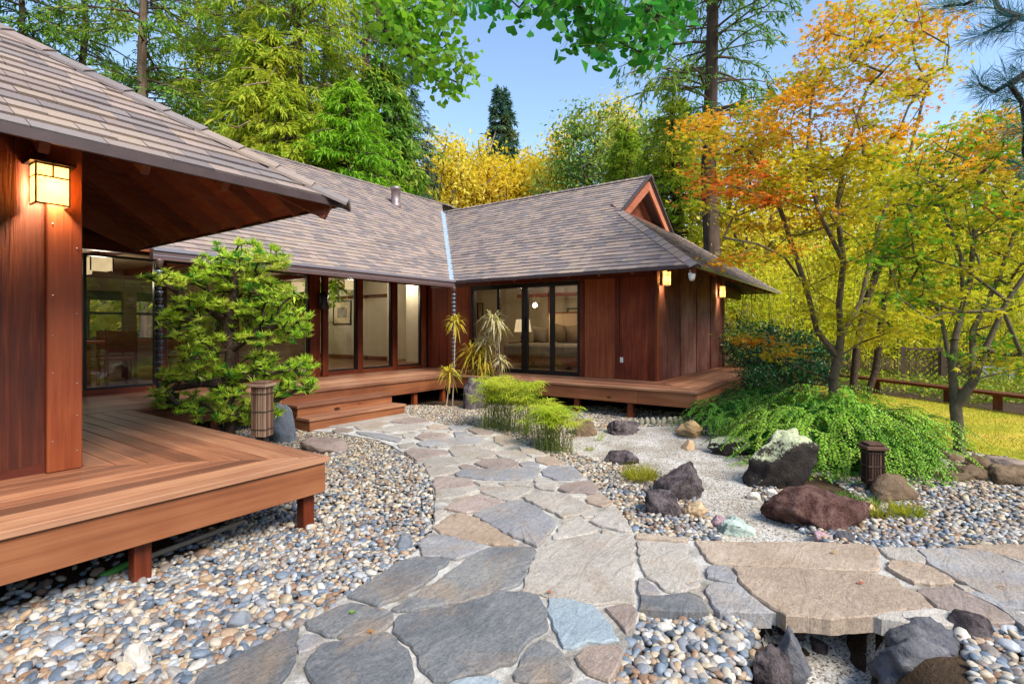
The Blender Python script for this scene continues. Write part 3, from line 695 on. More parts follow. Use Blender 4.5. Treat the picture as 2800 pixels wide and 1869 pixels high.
caps(bed_roof, (RA, RG - .03, zr(RA - EA) + .01), (RA, 11.6, zr(RA - EA) + .01), 34, .13, 4)
# --- long wing roof
main_roof = thing('roof', None, None, (6, 10, 4)); main_roof.parent = house; main_roof.location = Vector((6, 10, 4)) - Vector(house.location)
ZM = 5.74; RB = EM + (ZM - ZE) / SL
pm = [(2.55, EM), (EA, EM), (RA, EM + RA - EA), (14.4, RB), (-2.15, RB)]
roof_slab('roof_deck', [(x, y, zr(y - EM)) for x, y in [(2.55, EM), (EA, EM), (RA, EM + RA - EA), (RA + .8, RB), (-2.15, RB)]], m_soffit, main_roof)
roof_slab('roof_deck', [(x, y, zr(2 * RB - EM - y)) for x, y in [(-2.15, RB), (14.4, RB), (14.4, RB + 5), (-2.15, RB + 5)]], m_shingle, main_roof)
fr = roof_plane((2.55, EM, ZE), (1, 0, 0), (0, 1, 0), pm)
shingles(main_roof, fr, [[fr[4][0], fr[4][1], fr[4][2], (RA - 2.55 + .8, fr[4][3][1]), fr[4][4]]], .145, .23, 5, .017)
caps(main_roof, (-2.15, RB, ZM + .01), (13.6, RB, ZM + .01), 60, .13, 6)
bars('valley_flashing', [((EA + .02, EM - .04, ZE + .03), (RA, EM + RA - EA - .03, zr(RA - EA) + .035), .17, .012)], m_flash, main_roof)
# --- front pavilion roof
PA, PB = 2.55, 3.50
pav = thing('roof', None, None, (1, 5, 3)); pav.parent = house; pav.location = Vector((1, 5, 3)) - Vector(house.location)
T = 3.6
pf = [(-4.6, PB), (PA, PB), (PA - T, PB + T), (-1.6, PB + T)]
roof_slab('roof_deck', [(x, y, zr(y - PB)) for x, y in pf], m_soffit, pav, .025)
prt = [(PA, PB), (PA, EM), (PA - T, EM + T), (PA - T, PB + T)]
roof_slab('roof_deck', [(x, y, zr(PA - x)) for x, y in prt], m_soffit, pav, .025)
fr = roof_plane((PA, PB, ZE), (-1, 0, 0), (0, 1, 0), pf); shingles(pav, fr, [fr[4]], .132, .25, 7, .015)
fr = roof_plane((PA, PB, ZE), (0, 1, 0), (-1, 0, 0), prt); shingles(pav, fr, [fr[4]], .132, .25, 8, .015)
caps(pav, (PA + .03, PB - .03, ZE + .0), (PA - T, PB + T, zr(T) + .01), 20, .12, 9)
# shingles: the ones that show largest as parts, the rest joined
inframe = [s for s in SHCAND if s[0][2] > .5 and -250 < s[0][0] < 3050 and -250 < s[0][1] < 2000]
inframe.sort(key=lambda s: s[0][2]); single = inframe[:300]; sid = set(id(s) for s in single)
def shmesh(lst, off):
    V, F = [], []
    for _, _, bot, top in lst:
        n = len(top); k = len(V)
        V += [b - off for b in bot] + [t - off for t in top]; F.append(tuple(k + n + i for i in range(n)))
        F += [(k + i, k + (i + 1) % n, k + n + (i + 1) % n, k + n + i) for i in range(n)]
    me = pymesh('shingle', V, F); bm = bmesh.new(); bm.from_mesh(me); bmesh.ops.recalc_face_normals(bm, faces=bm.faces[:]); bm.to_mesh(me); bm.free(); return me
for s in single:
    c = np.mean(s[3], 0); link('shingle', shmesh([s], c), m_shingle, s[1], c)
for rf in (bed_roof, main_roof, pav):
    rest = [s for s in SHCAND if s[1] is rf and id(s) not in sid]
    if rest:
        c = np.array(world_loc(rf)); tag(link('shingles', shmesh(rest, c), m_shingle, rf, c), kind='stuff')
# eave edges, gutter, rafters
for (nx_, nz_) in [(1.06, 2.2), (1.19, 2.05), (1.06, 1.72), (1.19, 1.6), (1.06, 1.2), (1.19, 1.12), (1.06, .74), (1.19, .66), (1.06, 1.45), (1.19, .9)]:
    lathe('nail_head', [(.004, -.002), (.004, .002)], m_lip, house, (nx_, WP - .0605, nz_), 8).rotation_euler = (R(90), 0, 0)
boxes('eave_edge', [(-4.6, PA + .02, PB - .025, PB, ZE - .052, ZE + .0), ], m_eave, pav)
boxes('eave_edge', [(PA, PA + .022, PB - .024, EM - .02, ZE - .045, ZE + .0)], m_eave, pav)
boxes('eave_edge', [(EA - .02, EA, EB - .02, EM - .06, ZE - .045, ZE + .002)], m_eave, bed_roof)
boxes('eave_edge', [(EA, RF, EB - .02, EB, ZE - .05, ZE + .002)], plain('mossy_eave', '#7d7a4e', .8, 0, .2, 12, .3), bed_roof)
g = boxes('gutter', [(2.72, 8.46, EM - .115, EM - .005, ZE - .13, ZE + .0)], m_gutter, main_roof)
boxes('gutter_lip', [(2.72, 8.46, EM - .135, EM - .117, ZE - .02, ZE + .022)], m_lip, g)
boxes('gutter_bead', [(2.72, 8.46, EM - .121, EM - .1155, ZE - .085, ZE - .075)], m_lip, g)
rf = []
for y in np.arange(3.95, 7.6, .46):
    bars('rafter', [((PA - .06, y, zr(.06) - .085), (max(1.0, PA - (y - PB) + .08), y, zr(PA - max(1.0, PA - (y - PB) + .08)) - .085), .045, .10)], m_rafter, pav)
for x in np.arange(-1.5, 2.0, .46):
    bars('rafter', [((x, PB + .06, zr(.06) - .085), (x, min(4.58, PB + PA - x - .08), zr(min(4.58, PB + PA - x - .08) - PB) - .085), .045, .10)], m_rafter, pav)
bars('hip_beam', [((PA - .05, PB + .05, zr(.05) - .115), (1.2, PB + PA - 1.2, zr(PA - 1.2) - .115), .06, .15)], m_rafter, pav)
for y in np.arange(2.9, 7.5, .62):
    bars('rafter', [((EA + .05, y, zr(.05) - .075), (min(9.32, EA + y - EB - .1), y, zr(min(.92, y - EB - .1)) - .075), .045, .09)], m_rafter, bed_roof)
for x in np.arange(9.2, 16, .62):
    bars('rafter', [((x, EB + .05, zr(.05) - .075), (x, min(3.42, EB + x - EA - .1), zr(min(1.0, x - EA - .1)) - .075), .045, .09)], m_rafter, bed_roof)
bars('hip_beam', [((EA + .04, EB + .04, zr(.04) - .10), (9.3, EB + .9, zr(.9) - .10), .06, .13)], m_rafter, bed_roof)
for x in np.arange(3.2, 8.4, .62):
    bars('rafter', [((x, EM + .03, zr(.03) - .075), (x, WM, zr(WM - EM) - .075), .045, .09)], m_rafter, main_roof)
# vent pipe through the long roof
vb = min(np.arange(8, 12, .02), key=lambda b: abs(GB(1082, 562, b)[2] - zr(b - EM))); vx = a_at(1082, vb); vz = zr(vb - EM)
lathe('roof_vent', [(.15, -.12), (.15, .04), (.125, .06), (.125, .42), (.15, .43), (.15, .5), (.10, .53)], m_vent, main_roof, (vx, vb, vz), 20)

# --- pavilion walls
def wallbox(*a, mat=None, name='wall'): return box(name, *a, mat or m_wall, house)
WP = 4.60
def panel_run(axis, fixed, out, edges, z0, z1, mat, bat=None):
    """vertical siding panels between edges, narrow shadow gaps"""
    for i in range(len(edges) - 1):
        e0, e1 = edges[i] + .004, edges[i + 1] - .004
        if axis == 'x': box('wall_panel', e0, e1, min(fixed, fixed + out), max(fixed, fixed + out), z0, z1, mat, house)
        else: box('wall_panel', min(fixed, fixed + out), max(fixed, fixed + out), e0, e1, z0, z1, mat, house)
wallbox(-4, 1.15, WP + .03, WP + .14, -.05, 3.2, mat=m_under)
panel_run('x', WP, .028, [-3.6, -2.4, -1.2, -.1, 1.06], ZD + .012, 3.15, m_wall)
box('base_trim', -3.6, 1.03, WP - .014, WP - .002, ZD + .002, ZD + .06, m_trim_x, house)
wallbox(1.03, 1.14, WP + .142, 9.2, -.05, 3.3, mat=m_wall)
box('corner_post', 1.03, 1.22, WP - .06, WP + .0, ZD + .002, 3.1, m_post, house, .006)
# --- long wing front
SILL0, GL0, GL1, HEAD = ZD + .002, .645, 2.54, 2.62
def window(name, axis, fixed, e0, e1, z0, z1, fw, mat, mullions=(), depth=.06, label=None):
    bs = []
    def bb(a, b, c, d):
        return (a, b, fixed, fixed + depth, c, d) if axis == 'x' else (fixed, fixed + depth, a, b, c, d)
    bs += [bb(e0, e0 + fw, z0, z1), bb(e1 - fw, e1, z0, z1), bb(e0 + fw, e1 - fw, z0, z0 + fw), bb(e0 + fw, e1 - fw, z1 - fw, z1)]
    for m, mw in mullions: bs.append(bb(m - mw / 2, m + mw / 2, z0 + fw, z1 - fw))
    f = boxes(name, bs, mat, house)
    if label: f['label'] = label
    cuts = [e0 + fw] + [v for m, mw in mullions for v in (m - mw / 2, m + mw / 2)] + [e1 - fw]
    for i in range(0, len(cuts), 2):
        a, b = cuts[i], cuts[i + 1]; g0 = fixed + depth * .5
        V = [(a, g0, z0 + fw), (b, g0, z0 + fw), (b, g0, z1 - fw), (a, g0, z1 - fw)] if axis == 'x' else [(g0, a, z0 + fw), (g0, b, z0 + fw), (g0, b, z1 - fw), (g0, a, z1 - fw)]
        V = np.array(V); c = V.mean(0)
        link('pane', pymesh('pane', V - c, [(0, 1, 2, 3)]), m_glass, f, c)
    return f
E = lambda px: a_at(px, WM)
posts = [(1.2, 2.5), (E(429), E(451)), (E(846), E(873)), (E(976), E(990)), (E(1071.5), E(1084.5)), ]
wins = [(2.502, E(429) - .002), (E(451) + .002, E(640)), (E(640) + .06, E(846) - .002), (E(888.5), E(976) - .002), (E(990) + .002, E(1071.5) - .002), (E(1084.5) + .002, E(1151.5))]
for x0, x1 in wins: window('window', 'x', WM + .01, x0, x1, GL0 - .03, GL1 + .03, .032, m_black)
box('post', E(640) + .002, E(640) + .058, WM - .03, WM + .08, SILL0, HEAD, m_post, house)
for x0, x1 in posts[1:]: box('post', x0, x1, WM - .04, WM + .08, SILL0, HEAD, m_post, house, .004)
box('porch_post', E(873), E(888), WM - .13, WM - .045, SILL0, HEAD + .1, m_post, house, .004)
box('sill', 1.2, E(1151.5) + .02, WM - .03, WM + .075, -.05, GL0 - .032, m_trim_x, house)
box('header_beam', 1.2, WR, WM - .05, WM + .1, HEAD + .002, HEAD + .22, m_trim_x, house)
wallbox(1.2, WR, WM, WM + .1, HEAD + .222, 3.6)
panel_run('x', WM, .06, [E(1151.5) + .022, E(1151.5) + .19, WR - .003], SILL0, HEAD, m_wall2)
wallbox(E(1151.5) + .022, WR + .1, WM + .062, WM + .12, -.05, HEAD, mat=m_under)
# --- bedroom wing front: sliding door and siding
D = lambda px: b_at(px, WR)
dy0, dy1 = D(1585), D(1291)
door = boxes('sliding_door', [(WR - .01, WR + .07, dy0, dy0 + .05, ZD + .003, 2.46), (WR - .01, WR + .07, dy1 - .06, dy1, ZD + .003, 2.46), (WR - .01, WR + .07, dy0 + .05, dy1 - .06, 2.37, 2.46), (WR - .01, WR + .07, dy0 + .05, dy1 - .06, ZD + .003, .62),
                              (WR, WR + .05, D(1515), D(1503), .62, 2.37), (WR, WR + .05, D(1443), D(1426), .62, 2.37), (WR, WR + .05, D(1365), D(1359), .62, 2.37)], m_black, house)
for p, q in [(1301, 1359), (1365, 1426), (1443, 1503), (1515, 1582)]:
    V = np.array([(WR + .025, D(p), .62), (WR + .025, D(q), .62), (WR + .025, D(q), 2.37), (WR + .025, D(p), 2.37)]); c = V.mean(0)
    link('pane', pymesh('pane', V - c, [(0, 1, 2, 3)]), m_glass, door, c)
boxes('handle', [(WR - .05, WR - .012, D(1437), D(1434), 1.45, 1.72)], m_black, door)
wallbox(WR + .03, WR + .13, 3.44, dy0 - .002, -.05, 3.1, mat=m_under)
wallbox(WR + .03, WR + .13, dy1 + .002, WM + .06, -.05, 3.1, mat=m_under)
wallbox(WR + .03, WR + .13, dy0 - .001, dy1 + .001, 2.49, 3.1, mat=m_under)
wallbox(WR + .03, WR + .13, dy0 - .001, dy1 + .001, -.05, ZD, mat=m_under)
box('header_beam', WR - .02, WR + .028, 3.44, WM - .06, 2.465, 3.05, m_trim_y, house)
zt = 2.463
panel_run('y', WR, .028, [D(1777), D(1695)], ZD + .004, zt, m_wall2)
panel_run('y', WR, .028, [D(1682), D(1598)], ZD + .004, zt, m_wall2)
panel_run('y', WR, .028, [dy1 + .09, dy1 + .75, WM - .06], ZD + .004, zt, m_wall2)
for p, q in [(1598, 1586), (1695, 1682)]: box('batten', WR - .022, WR + .027, D(p) + .003, D(q) - .003, ZD + .003, zt, m_post, house, .003)
box('batten', WR - .022, WR + .027, dy1 + .003, dy1 + .087, ZD + .003, zt, m_post, house, .003)
box('corner_board', WR - .018, WR + .027, 3.42, D(1777) - .004, ZD + .003, zt, m_post, house, .003)
box('corner_board', WR - .018, WR + .09, 3.375, 3.417, ZD + .003, 2.9, m_post, house, .003)
# bedroom wing side wall
Sx = lambda px: a_at(px, WS)
wallbox(WR + .03, 14.2, WS + .03, WS + .13, -.05, 3.15, mat=m_under)
ed = [WR + .1, Sx(1860), Sx(1905), Sx(1943), Sx(1975), 14.2]
panel_run('x', WS, .028, ed, ZD + .004, 3.1, m_wallrough)
for e in ed[1:]: box('batten', e - .035, e + .035, WS - .02, WS - .001, ZD + .004, 3.05, m_wallrough, house)
box('beam', 13.9, RF - .1, WS - .03, WS + .1, 2.32, 2.62, m_trim_x, house)
wallbox(14.1, 14.22, WS + .14, 9, -.05, 3.1)
# crawl-space walls
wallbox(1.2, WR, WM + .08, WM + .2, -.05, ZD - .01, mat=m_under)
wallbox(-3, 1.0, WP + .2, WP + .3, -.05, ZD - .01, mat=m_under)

# ---------------------------------------------------------------- rooms seen through the glass
box('room_floor', 1.15, 14.1, WM + .12, 16.6, ZD - .06, ZD + .01, m_floor, house)
box('room_floor', WR + .14, 14.1, WS + .14, WM + .118, ZD - .06, ZD + .012, plain('bedroom_carpet', '#b5a48a', .95, 0, .1, 30, .1), house)
box('room_ceiling', 1.15, 14.0, WM + .14, 16.4, 3.02, 3.08, m_ceil, house)
box('room_ceiling', WR + .14, 14.0, WS + .14, WM + .13, 3.02, 3.08, m_ceil, house)
IA = 10.45
box('room_wall', IA, IA + .1, 12.0, 16.4, ZD + .012, 3.018, m_cream, house)
box('room_wall', IA, IA + .1, WM + .5, 11.2, ZD + .012, 3.018, m_cream, house)
box('room_wall', IA + .3, 14, 12.2, 12.3, ZD + .013, 3.017, m_cream, house)
box('skirting', IA - .015, IA - .001, 12.0, 16.4, ZD + .014, ZD + .13, m_rafter, house)
box('picture_rail', IA - .02, IA - .001, 12.0, 16.4, 2.42, 2.52, m_rafter, house)
# back wall of the living room: posts, rails and bright windows to the far garden
YB = 16.2
bw = [(1.15, IA, YB, YB + .1, ZD + .012, 1.25), (1.15, IA, YB, YB + .1, 2.45, 3.01)]
for x in [1.2, 2.6, 3.9, 5.2, 6.5, 7.8, 9.1, 10.2]: bw.append((x, x + .3, YB - .02, YB + .12, 1.252, 2.448))
boxes('back_wall', bw, wood('interior_panelling', ['#4c3c2e', '#715c47', '#8c765e'], 0, .6, .3), house)
boxes('window_rail', [(1.2, 10.2, YB + .03, YB + .07, 1.85, 1.92)], m_bronze, house)
for x in np.arange(2, 10, 1.6): box('ceiling_beam', x, x + .12, WM + .2, YB - .03, 2.88, 3.015, m_rafter, house)
box('room_wall', 1.145, 1.16, WM + .2, 16.1, ZD + .012, 3.0, m_cream, house)
# bedroom
box('room_wall', 13.9, 14.0, WS + .2, 12.1, ZD + .013, 3.018, m_cream, house)
box('room_wall', WR + .2, 13.8, WS + .16, WS + .22, ZD + .013, 3.018, m_cream, house)
HBX = 12.4
box('headboard_wall', HBX, HBX + .1, 4.0, 7.6, ZD + .014, 1.9, plain('headboard_plaster', '#d2b394', .9, 0, .1), house)
box('headboard_cap', HBX - .02, HBX + .12, 3.98, 7.62, 1.902, 1.94, m_rafter, house)
boxes('room_posts', [(13.0, 13.12, y, y + .1, ZD + .014, 3.01) for y in (4.6, 6.1, 7.9)] + [(13.0, 13.1, 3.7, 9.1, 2.42, 2.52)], m_rafter, house)
# ================================================================ END PART 2
# ---------------------------------------------------------------- lamps and their bulbs
def point_light(name, loc, watts, parent, size=.03, col=(1, .62, .28)):
    l = bpy.data.lights.new(name, 'POINT'); l.energy = watts; l.color = col; l.shadow_soft_size = size
    o = bpy.data.objects.new(name, l); COL.objects.link(o); o.parent = parent; o.location = Vector(loc) - world_loc(parent); return o
m_tglass = None
def tglass():
    t = NT('seeded_amber_glass'); f = t.noise(t.coord(), 7, 5, .65)
    c = t.ramp(f, [(.3, '#ecd29a'), (.7, '#faeac0')])
    tr = t.n('ShaderNodeBsdfTranslucent'); t.t.links.new(c, tr.inputs[0])
    e = t.n('ShaderNodeEmission'); t.t.links.new(t.mix(1, c, lin('#ffe6ae'), 'MULTIPLY'), e.inputs[0]); e.inputs[1].default_value = .12
    a = t.n('ShaderNodeAddShader'); t.t.links.new(tr.outputs[0], a.inputs[0]); t.t.links.new(e.outputs[0], a.inputs[1])
    return t.done(a.outputs[0])
m_tglass = tglass()
def lantern(label, c, out, half, z0, z1, depth, watts, bars_v=1, group=None):
    """box wall lantern; c wall point, out 'x-' or 'y-' face direction, half width"""
    L = thing('wall_lantern', label, 'wall lantern', (c[0], c[1], (z0 + z1) / 2), group)
    fr, gl = [], []
    t = .009
    def tr(u0, u1, d0, d1, a, b):   # u along the wall, d out from the wall
        return (c[0] + u0, c[0] + u1, c[1] - d1, c[1] - d0, a, b) if out == 'y' else (c[0] - d1, c[0] - d0, c[1] + u0, c[1] + u1, a, b)
    h = z1 - z0; zm_ = z1 - h * .33
    for u in (-half, half - t):
        for d in (.03, depth - t): fr.append(tr(u, u + t, d, d + t, z0, z1))
    for z in (z0, zm_, z1 - t):
        fr.append(tr(-half + t, half - t, depth - t, depth, z, z + t))
        for u in (-half, half - t): fr.append(tr(u, u + t, .03 + t, depth - t, z, z + t))
    fr.append(tr(-t / 2, t / 2, depth - t, depth - .001, zm_ + t, z1 - t))
    boxes('frame', fr, m_bronze, L)
    box('back_plate', *tr(-half * .7, half * .7, .0, .028, z0 + .05, z1 - .03), m_bronze, L)
    box('cap', *tr(-half - .025, half + .025, .002, depth + .025, z1 + .001, z1 + .022), m_bronze, L)
    i = .003
    for q in (tr(-half + t, half - t, depth - .006, depth - .003, z0 + t, zm_), tr(-half + t, half - t, depth - .006, depth - .003, zm_ + t, z1 - t), tr(-half + .003, -half + .006, .03 + t, depth - t, z0 + t, z1 - t), tr(half - .006, half - .003, .03 + t, depth - t, z0 + t, z1 - t)):
        box('glass_panel', *q, m_tglass, L)
    m = tr(0, 0, depth * .55, depth * .55, 0, 0)
    point_light('bulb', (m[0], m[2], z0 + h * .45), watts, L, col=(1, .72, .42))
    return L
p0, p1 = GB(95.7, 500, WP - .17), GB(193, 500, WP - .17)
lc = (p0[0] + p1[0]) / 2; lz1 = GB(145, 450, WP - .17)[2]; lz0 = GB(145, 560, WP - .17)[2]
lantern('large glowing amber lantern on the near wall beside the corner post', (lc, WP - .002), 'y', (p1[0] - p0[0]) / 2, lz0, lz1, .17, 42)
for (px, y0, y1, lab, w) in [(1825, 741, 781, 'small glowing lantern beside the wing corner under the eave', .075), (1977, 783, 814, 'small glowing lantern at the far end of the wing side wall', .075)]:
    a = a_at(px, WS - .12); lantern(lab, (a, WS - .022), 'y', w, GB(px, y1, WS - .1)[2], GB(px, y0, WS - .1)[2], .14, 26, group='lanterns on the bedroom wing side wall')
# ceiling lantern in the room behind the left window
q = GB(270, 722, 10.2)
L = thing('ceiling_lantern', 'lit box lantern hanging inside the leftmost window', 'ceiling lamp', (q[0], q[1], q[2]))
boxes('shade', [(q[0] - .14, q[0] + .14, q[1] - .14, q[1] + .14, q[2] - .1, q[2] + .1)], m_shade, L)
boxes('frame', [(q[0] + sx * .145 - .008, q[0] + sx * .145 + .008, q[1] + sy * .145 - .008, q[1] + sy * .145 + .008, q[2] - .12, q[2] + .12) for sx in (-1, 1) for sy in (-1, 1)] + [(q[0] - .01, q[0] + .01, q[1] - .01, q[1] + .01, q[2] + .12, 3.015)], m_bronze, L)
point_light('bulb', (q[0], q[1], q[2] - .2), 14, L, .1, (1, .86, .68))
q = GB(962, 776, 10.4)
L = thing('pendant_lamp', 'lit drum shade hanging behind the middle windows', 'ceiling lamp', tuple(q))
lathe('shade', [(.16, -.13), (.16, .13)], m_shade, L, tuple(q)); bars('cord', [((q[0], q[1], q[2] + .13), (q[0], q[1], 3.01), .012, .012)], m_black, L)
point_light('bulb', (q[0], q[1], q[2] - .22), 24, L, .1, (1, .87, .7))
q = GB(1098, 776, 11.0)
L = thing('flush_ceiling_light', 'flat glowing ceiling light behind the narrow right window', 'ceiling lamp', (q[0], q[1], 3.0))
lathe('shade', [(.06, -.16), (.2, -.12), (.22, -.06), (.2, .0)], m_shade, L, (q[0], q[1], 3.0)); point_light('bulb', (q[0], q[1], 2.7), 22, L, .1, (1, .87, .7))
# hall lights deeper in the house
q = (9.2, 14.6, 2.7)
L = thing('hall_lamp', 'lit round shade on the ceiling deep in the living room', 'ceiling lamp', q); lathe('shade', [(.05, -.1), (.18, -.07), (.2, .2)], m_shade, L, q); point_light('bulb', (q[0], q[1], q[2] - .25), 30, L, .1, (1, .87, .7))
q = (3.6, 13.5, 2.7)
L = thing('hall_lamp', 'lit round shade over the dining area', 'ceiling lamp', q); lathe('shade', [(.05, -.1), (.18, -.07), (.2, .2)], m_shade, L, q); point_light('bulb', (q[0], q[1], q[2] - .25), 10, L, .1, (1, .87, .7))
# bedroom: lamp, night table, bed, pillows, plants, picture
bx = 11.9
lp = GA(1430, 900, bx - .1)
nt = thing('night_table', 'dark night table holding the lit lamp inside the sliding door', 'table', (lp[0], lp[1], ZD))
box('table_top', lp[0] - .25, lp[0] + .25, lp[1] - .3, lp[1] + .3, 1.08, 1.12, m_rafter, nt)
box('drawer_case', lp[0] - .22, lp[0] + .22, lp[1] - .27, lp[1] + .27, .62, 1.078, m_rafter, nt)
tl = thing('table_lamp', 'lit table lamp with a tapered pale shade inside the sliding door', 'lamp', (lp[0], lp[1], 1.12))
lathe('lamp_base', [(.09, 0), (.09, .02), (.05, .05), (.07, .14), (.03, .24), (.015, .3)], m_dark, tl, (lp[0], lp[1], 1.122)); lathe('lamp_shade', [(.24, .28), (.19, .62)], m_shade, tl, (lp[0], lp[1], 1.12))
point_light('bulb', (lp[0], lp[1], 1.9), 14, tl, .08, (1, .75, .45)); 
q = (10.9, 5.6, 2.96); L = thing('bedroom_ceiling_light', 'lit disc light on the bedroom ceiling', 'ceiling lamp', q); lathe('shade', [(.05, -.06), (.2, -.04), (.2, .05)], m_shade, L, q); point_light('bulb', (q[0], q[1], q[2] - .2), 34, L, .12, (1, .86, .68))
y0, y1 = b_at(1590, 11.9) - 1.0, b_at(1470, 11.9)
bed = thing('bed', 'bed with a pale quilt behind the sliding glass door', 'bed', (11.4, (y0 + y1) / 2, ZD))
m_quilt = plain('grey_quilt', '#9b8c7c', .95, 0, .1, 6, .1); m_pillow = plain('taupe_pillow', '#8d745a', .95, 0, .1, 9, .1)
box('mattress', 10.3, 12.35, y0, y1, .84, 1.12, m_quilt, bed, .05); box('bed_base', 10.4, 12.3, y0 + .05, y1 - .05, .66, .838, m_rafter, bed)
for fx in (10.45, 12.2):
    for fy in (y0 + .1, y1 - .1): box('leg', fx - .03, fx + .03, fy - .03, fy + .03, ZD + .014, .658, m_rafter, bed)
def pillow(label, px, py, s, rz, mat):
    c = GA(px, py, 11.75); bm = bmesh.new(); bmesh.ops.create_cube(bm, size=1); bmesh.ops.subdivide_edges(bm, edges=bm.edges[:], cuts=5, use_grid_fill=True)
    for v in bm.verts:
        x, y, z = v.co * 2; k = max(0, (1 - abs(y) ** 3)) * max(0, (1 - abs(z) ** 3))
        v.co = Vector((x * .5 * .34 * (.15 + .85 * k), y * .5 * s * (1 - .07 * (1 - z * z)), z * .5 * s * (1 - .07 * (1 - y * y))))
    me = bpy.data.meshes.new('pillow'); bm.to_mesh(me); bm.free(); shade(me)
    o = link('pillow', me, mat, None, (c[0], c[1], 1.12 + s * .47)); o.rotation_euler = (rz, R(-14), R(8)); tag(o, label, 'pillow', 'pillows on the bed')
pillow('pale pillow nearest the lamp on the bed', 1478, 920, .42, R(6), m_quilt); pillow('brown pillow leaning in the middle of the bed', 1532, 920, .5, R(14), m_pillow); pillow('brown pillow at the right end of the bed', 1572, 915, .48, R(-8), m_pillow)
def picture(label, corners_px, a, art):
    P = [GA(x, y, a) for x, y in corners_px]; ys = [p[1] for p in P]; zs = [p[2] for p in P]; y0, y1, z0, z1 = min(ys), max(ys), min(zs), max(zs)
    o = thing('framed_picture', label, 'picture', (a, (y0 + y1) / 2, (z0 + z1) / 2)); w = .04
    boxes('frame', [(a - .03, a - .004, y0, y1, z0, z0 + w), (a - .03, a - .004, y0, y1, z1 - w, z1), (a - .03, a - .004, y0, y0 + w, z0 + w, z1 - w), (a - .03, a - .004, y1 - w, y1, z0 + w, z1 - w)], m_black, o)
    box('mount', a - .012, a - .006, y0 + w, y1 - w, z0 + w, z1 - w, plain('picture_mount', '#cbb894', .8), o)
    k = .24 * (y1 - y0); box('print', a - .016, a - .0125, y0 + k, y1 - k, z0 + k, z1 - k, art, o)
def artmat(name, cols):
    t = NT(name); f = t.noise(t.coord(), 3.2, 3, .6, .3); return t.done(t.bsdf(t.ramp(f, [(.3 + .2 * i, c) for i, c in enumerate(cols)]), .8))
picture('framed grey landscape print on the cream wall behind the windows', [(912, 823), (961, 887)], IA, artmat('misty_print', ['#4c4a45', '#8b8478', '#a79c86']))
picture('framed sketch hanging high in the bedroom at the right of the door', [(1552, 842), (1590, 868)], 13.9, artmat('sketch_print', ['#8c7660', '#c4ab8a', '#d8c6a6']))
picture('framed drawing hanging at the left of the bedroom', [(1306, 828), (1322, 872)], 13.9, artmat('drawing_print', ['#7c6a58', '#b49c80', '#d0bd9c']))
# dining furniture behind the left window
dt = thing('dining_table', 'dark dining table behind the leftmost window', 'table', (3.6, 11.2, ZD))
box('table_top', 2.9, 4.9, 10.8, 11.7, 1.24, 1.28, m_rafter, dt)
for x in (3.0, 4.8):
    for y in (10.9, 11.6): box('leg', x - .035, x + .035, y - .035, y + .035, ZD + .012, 1.238, m_rafter, dt)
def chair(label, x, y, rz):
    o = thing('dining_chair', label, 'chair', (x, y, ZD), 'dining chairs behind the left window')
    V = lambda a0, a1, b0, b1, c0, c1: (x + a0, x + a1, y + b0 * rz, y + b1 * rz, c0, c1) if b0 * rz < b1 * rz else (x + a0, x + a1, y + b1 * rz, y + b0 * rz, c0, c1)
    box('seat', *V(-.22, .22, -.22, .22, .97, 1.0), m_rafter, o); box('backrest', *V(-.22, .22, .2, .225, 1.1, 1.45), m_rafter, o)
    for a in (-.2, .2):
        for b in (-.2, .2): box('leg', *V(a - .02, a + .02, b - .02, b + .02, ZD + .012, .968 if b < 0 else 1.44), m_rafter, o)
chair('dark dining chair at the left of the table', 3.3, 10.55, -1); chair('dark dining chair at the right of the table', 4.2, 10.55, -1); chair('dark dining chair on the far side of the table', 3.7, 11.95, 1)

# ---------------------------------------------------------------- things fixed to the house
p = [GA(1695.5, 976, WR), GA(1704, 991, WR)]
oc = thing('outlet_cover', 'white weatherproof outlet cover low on the siding', 'outlet', tuple(p[0])); box('plate', WR - .012, WR - .001, p[1][1], p[0][1], p[1][2], p[0][2], m_white, oc, .004)
box('flap', WR - .022, WR - .013, p[1][1] + .008, p[0][1] - .008, p[1][2] + .008, (p[0][2] + p[1][2]) / 2, m_white, oc, .003)
fl = thing('flood_light', 'small white flood light under the wing roof corner', 'flood light', (EA + .12, EB + .12, ZE - .1))
lathe('lamp_head', [(.03, 0), (.045, .03), (.06, .12), (.055, .13)], m_white, fl, (EA + .1, EB + .1, ZE - .24)); box('bracket', EA + .07, EA + .13, EB + .07, EB + .13, ZE - .11, ZE - .07, m_white, fl)
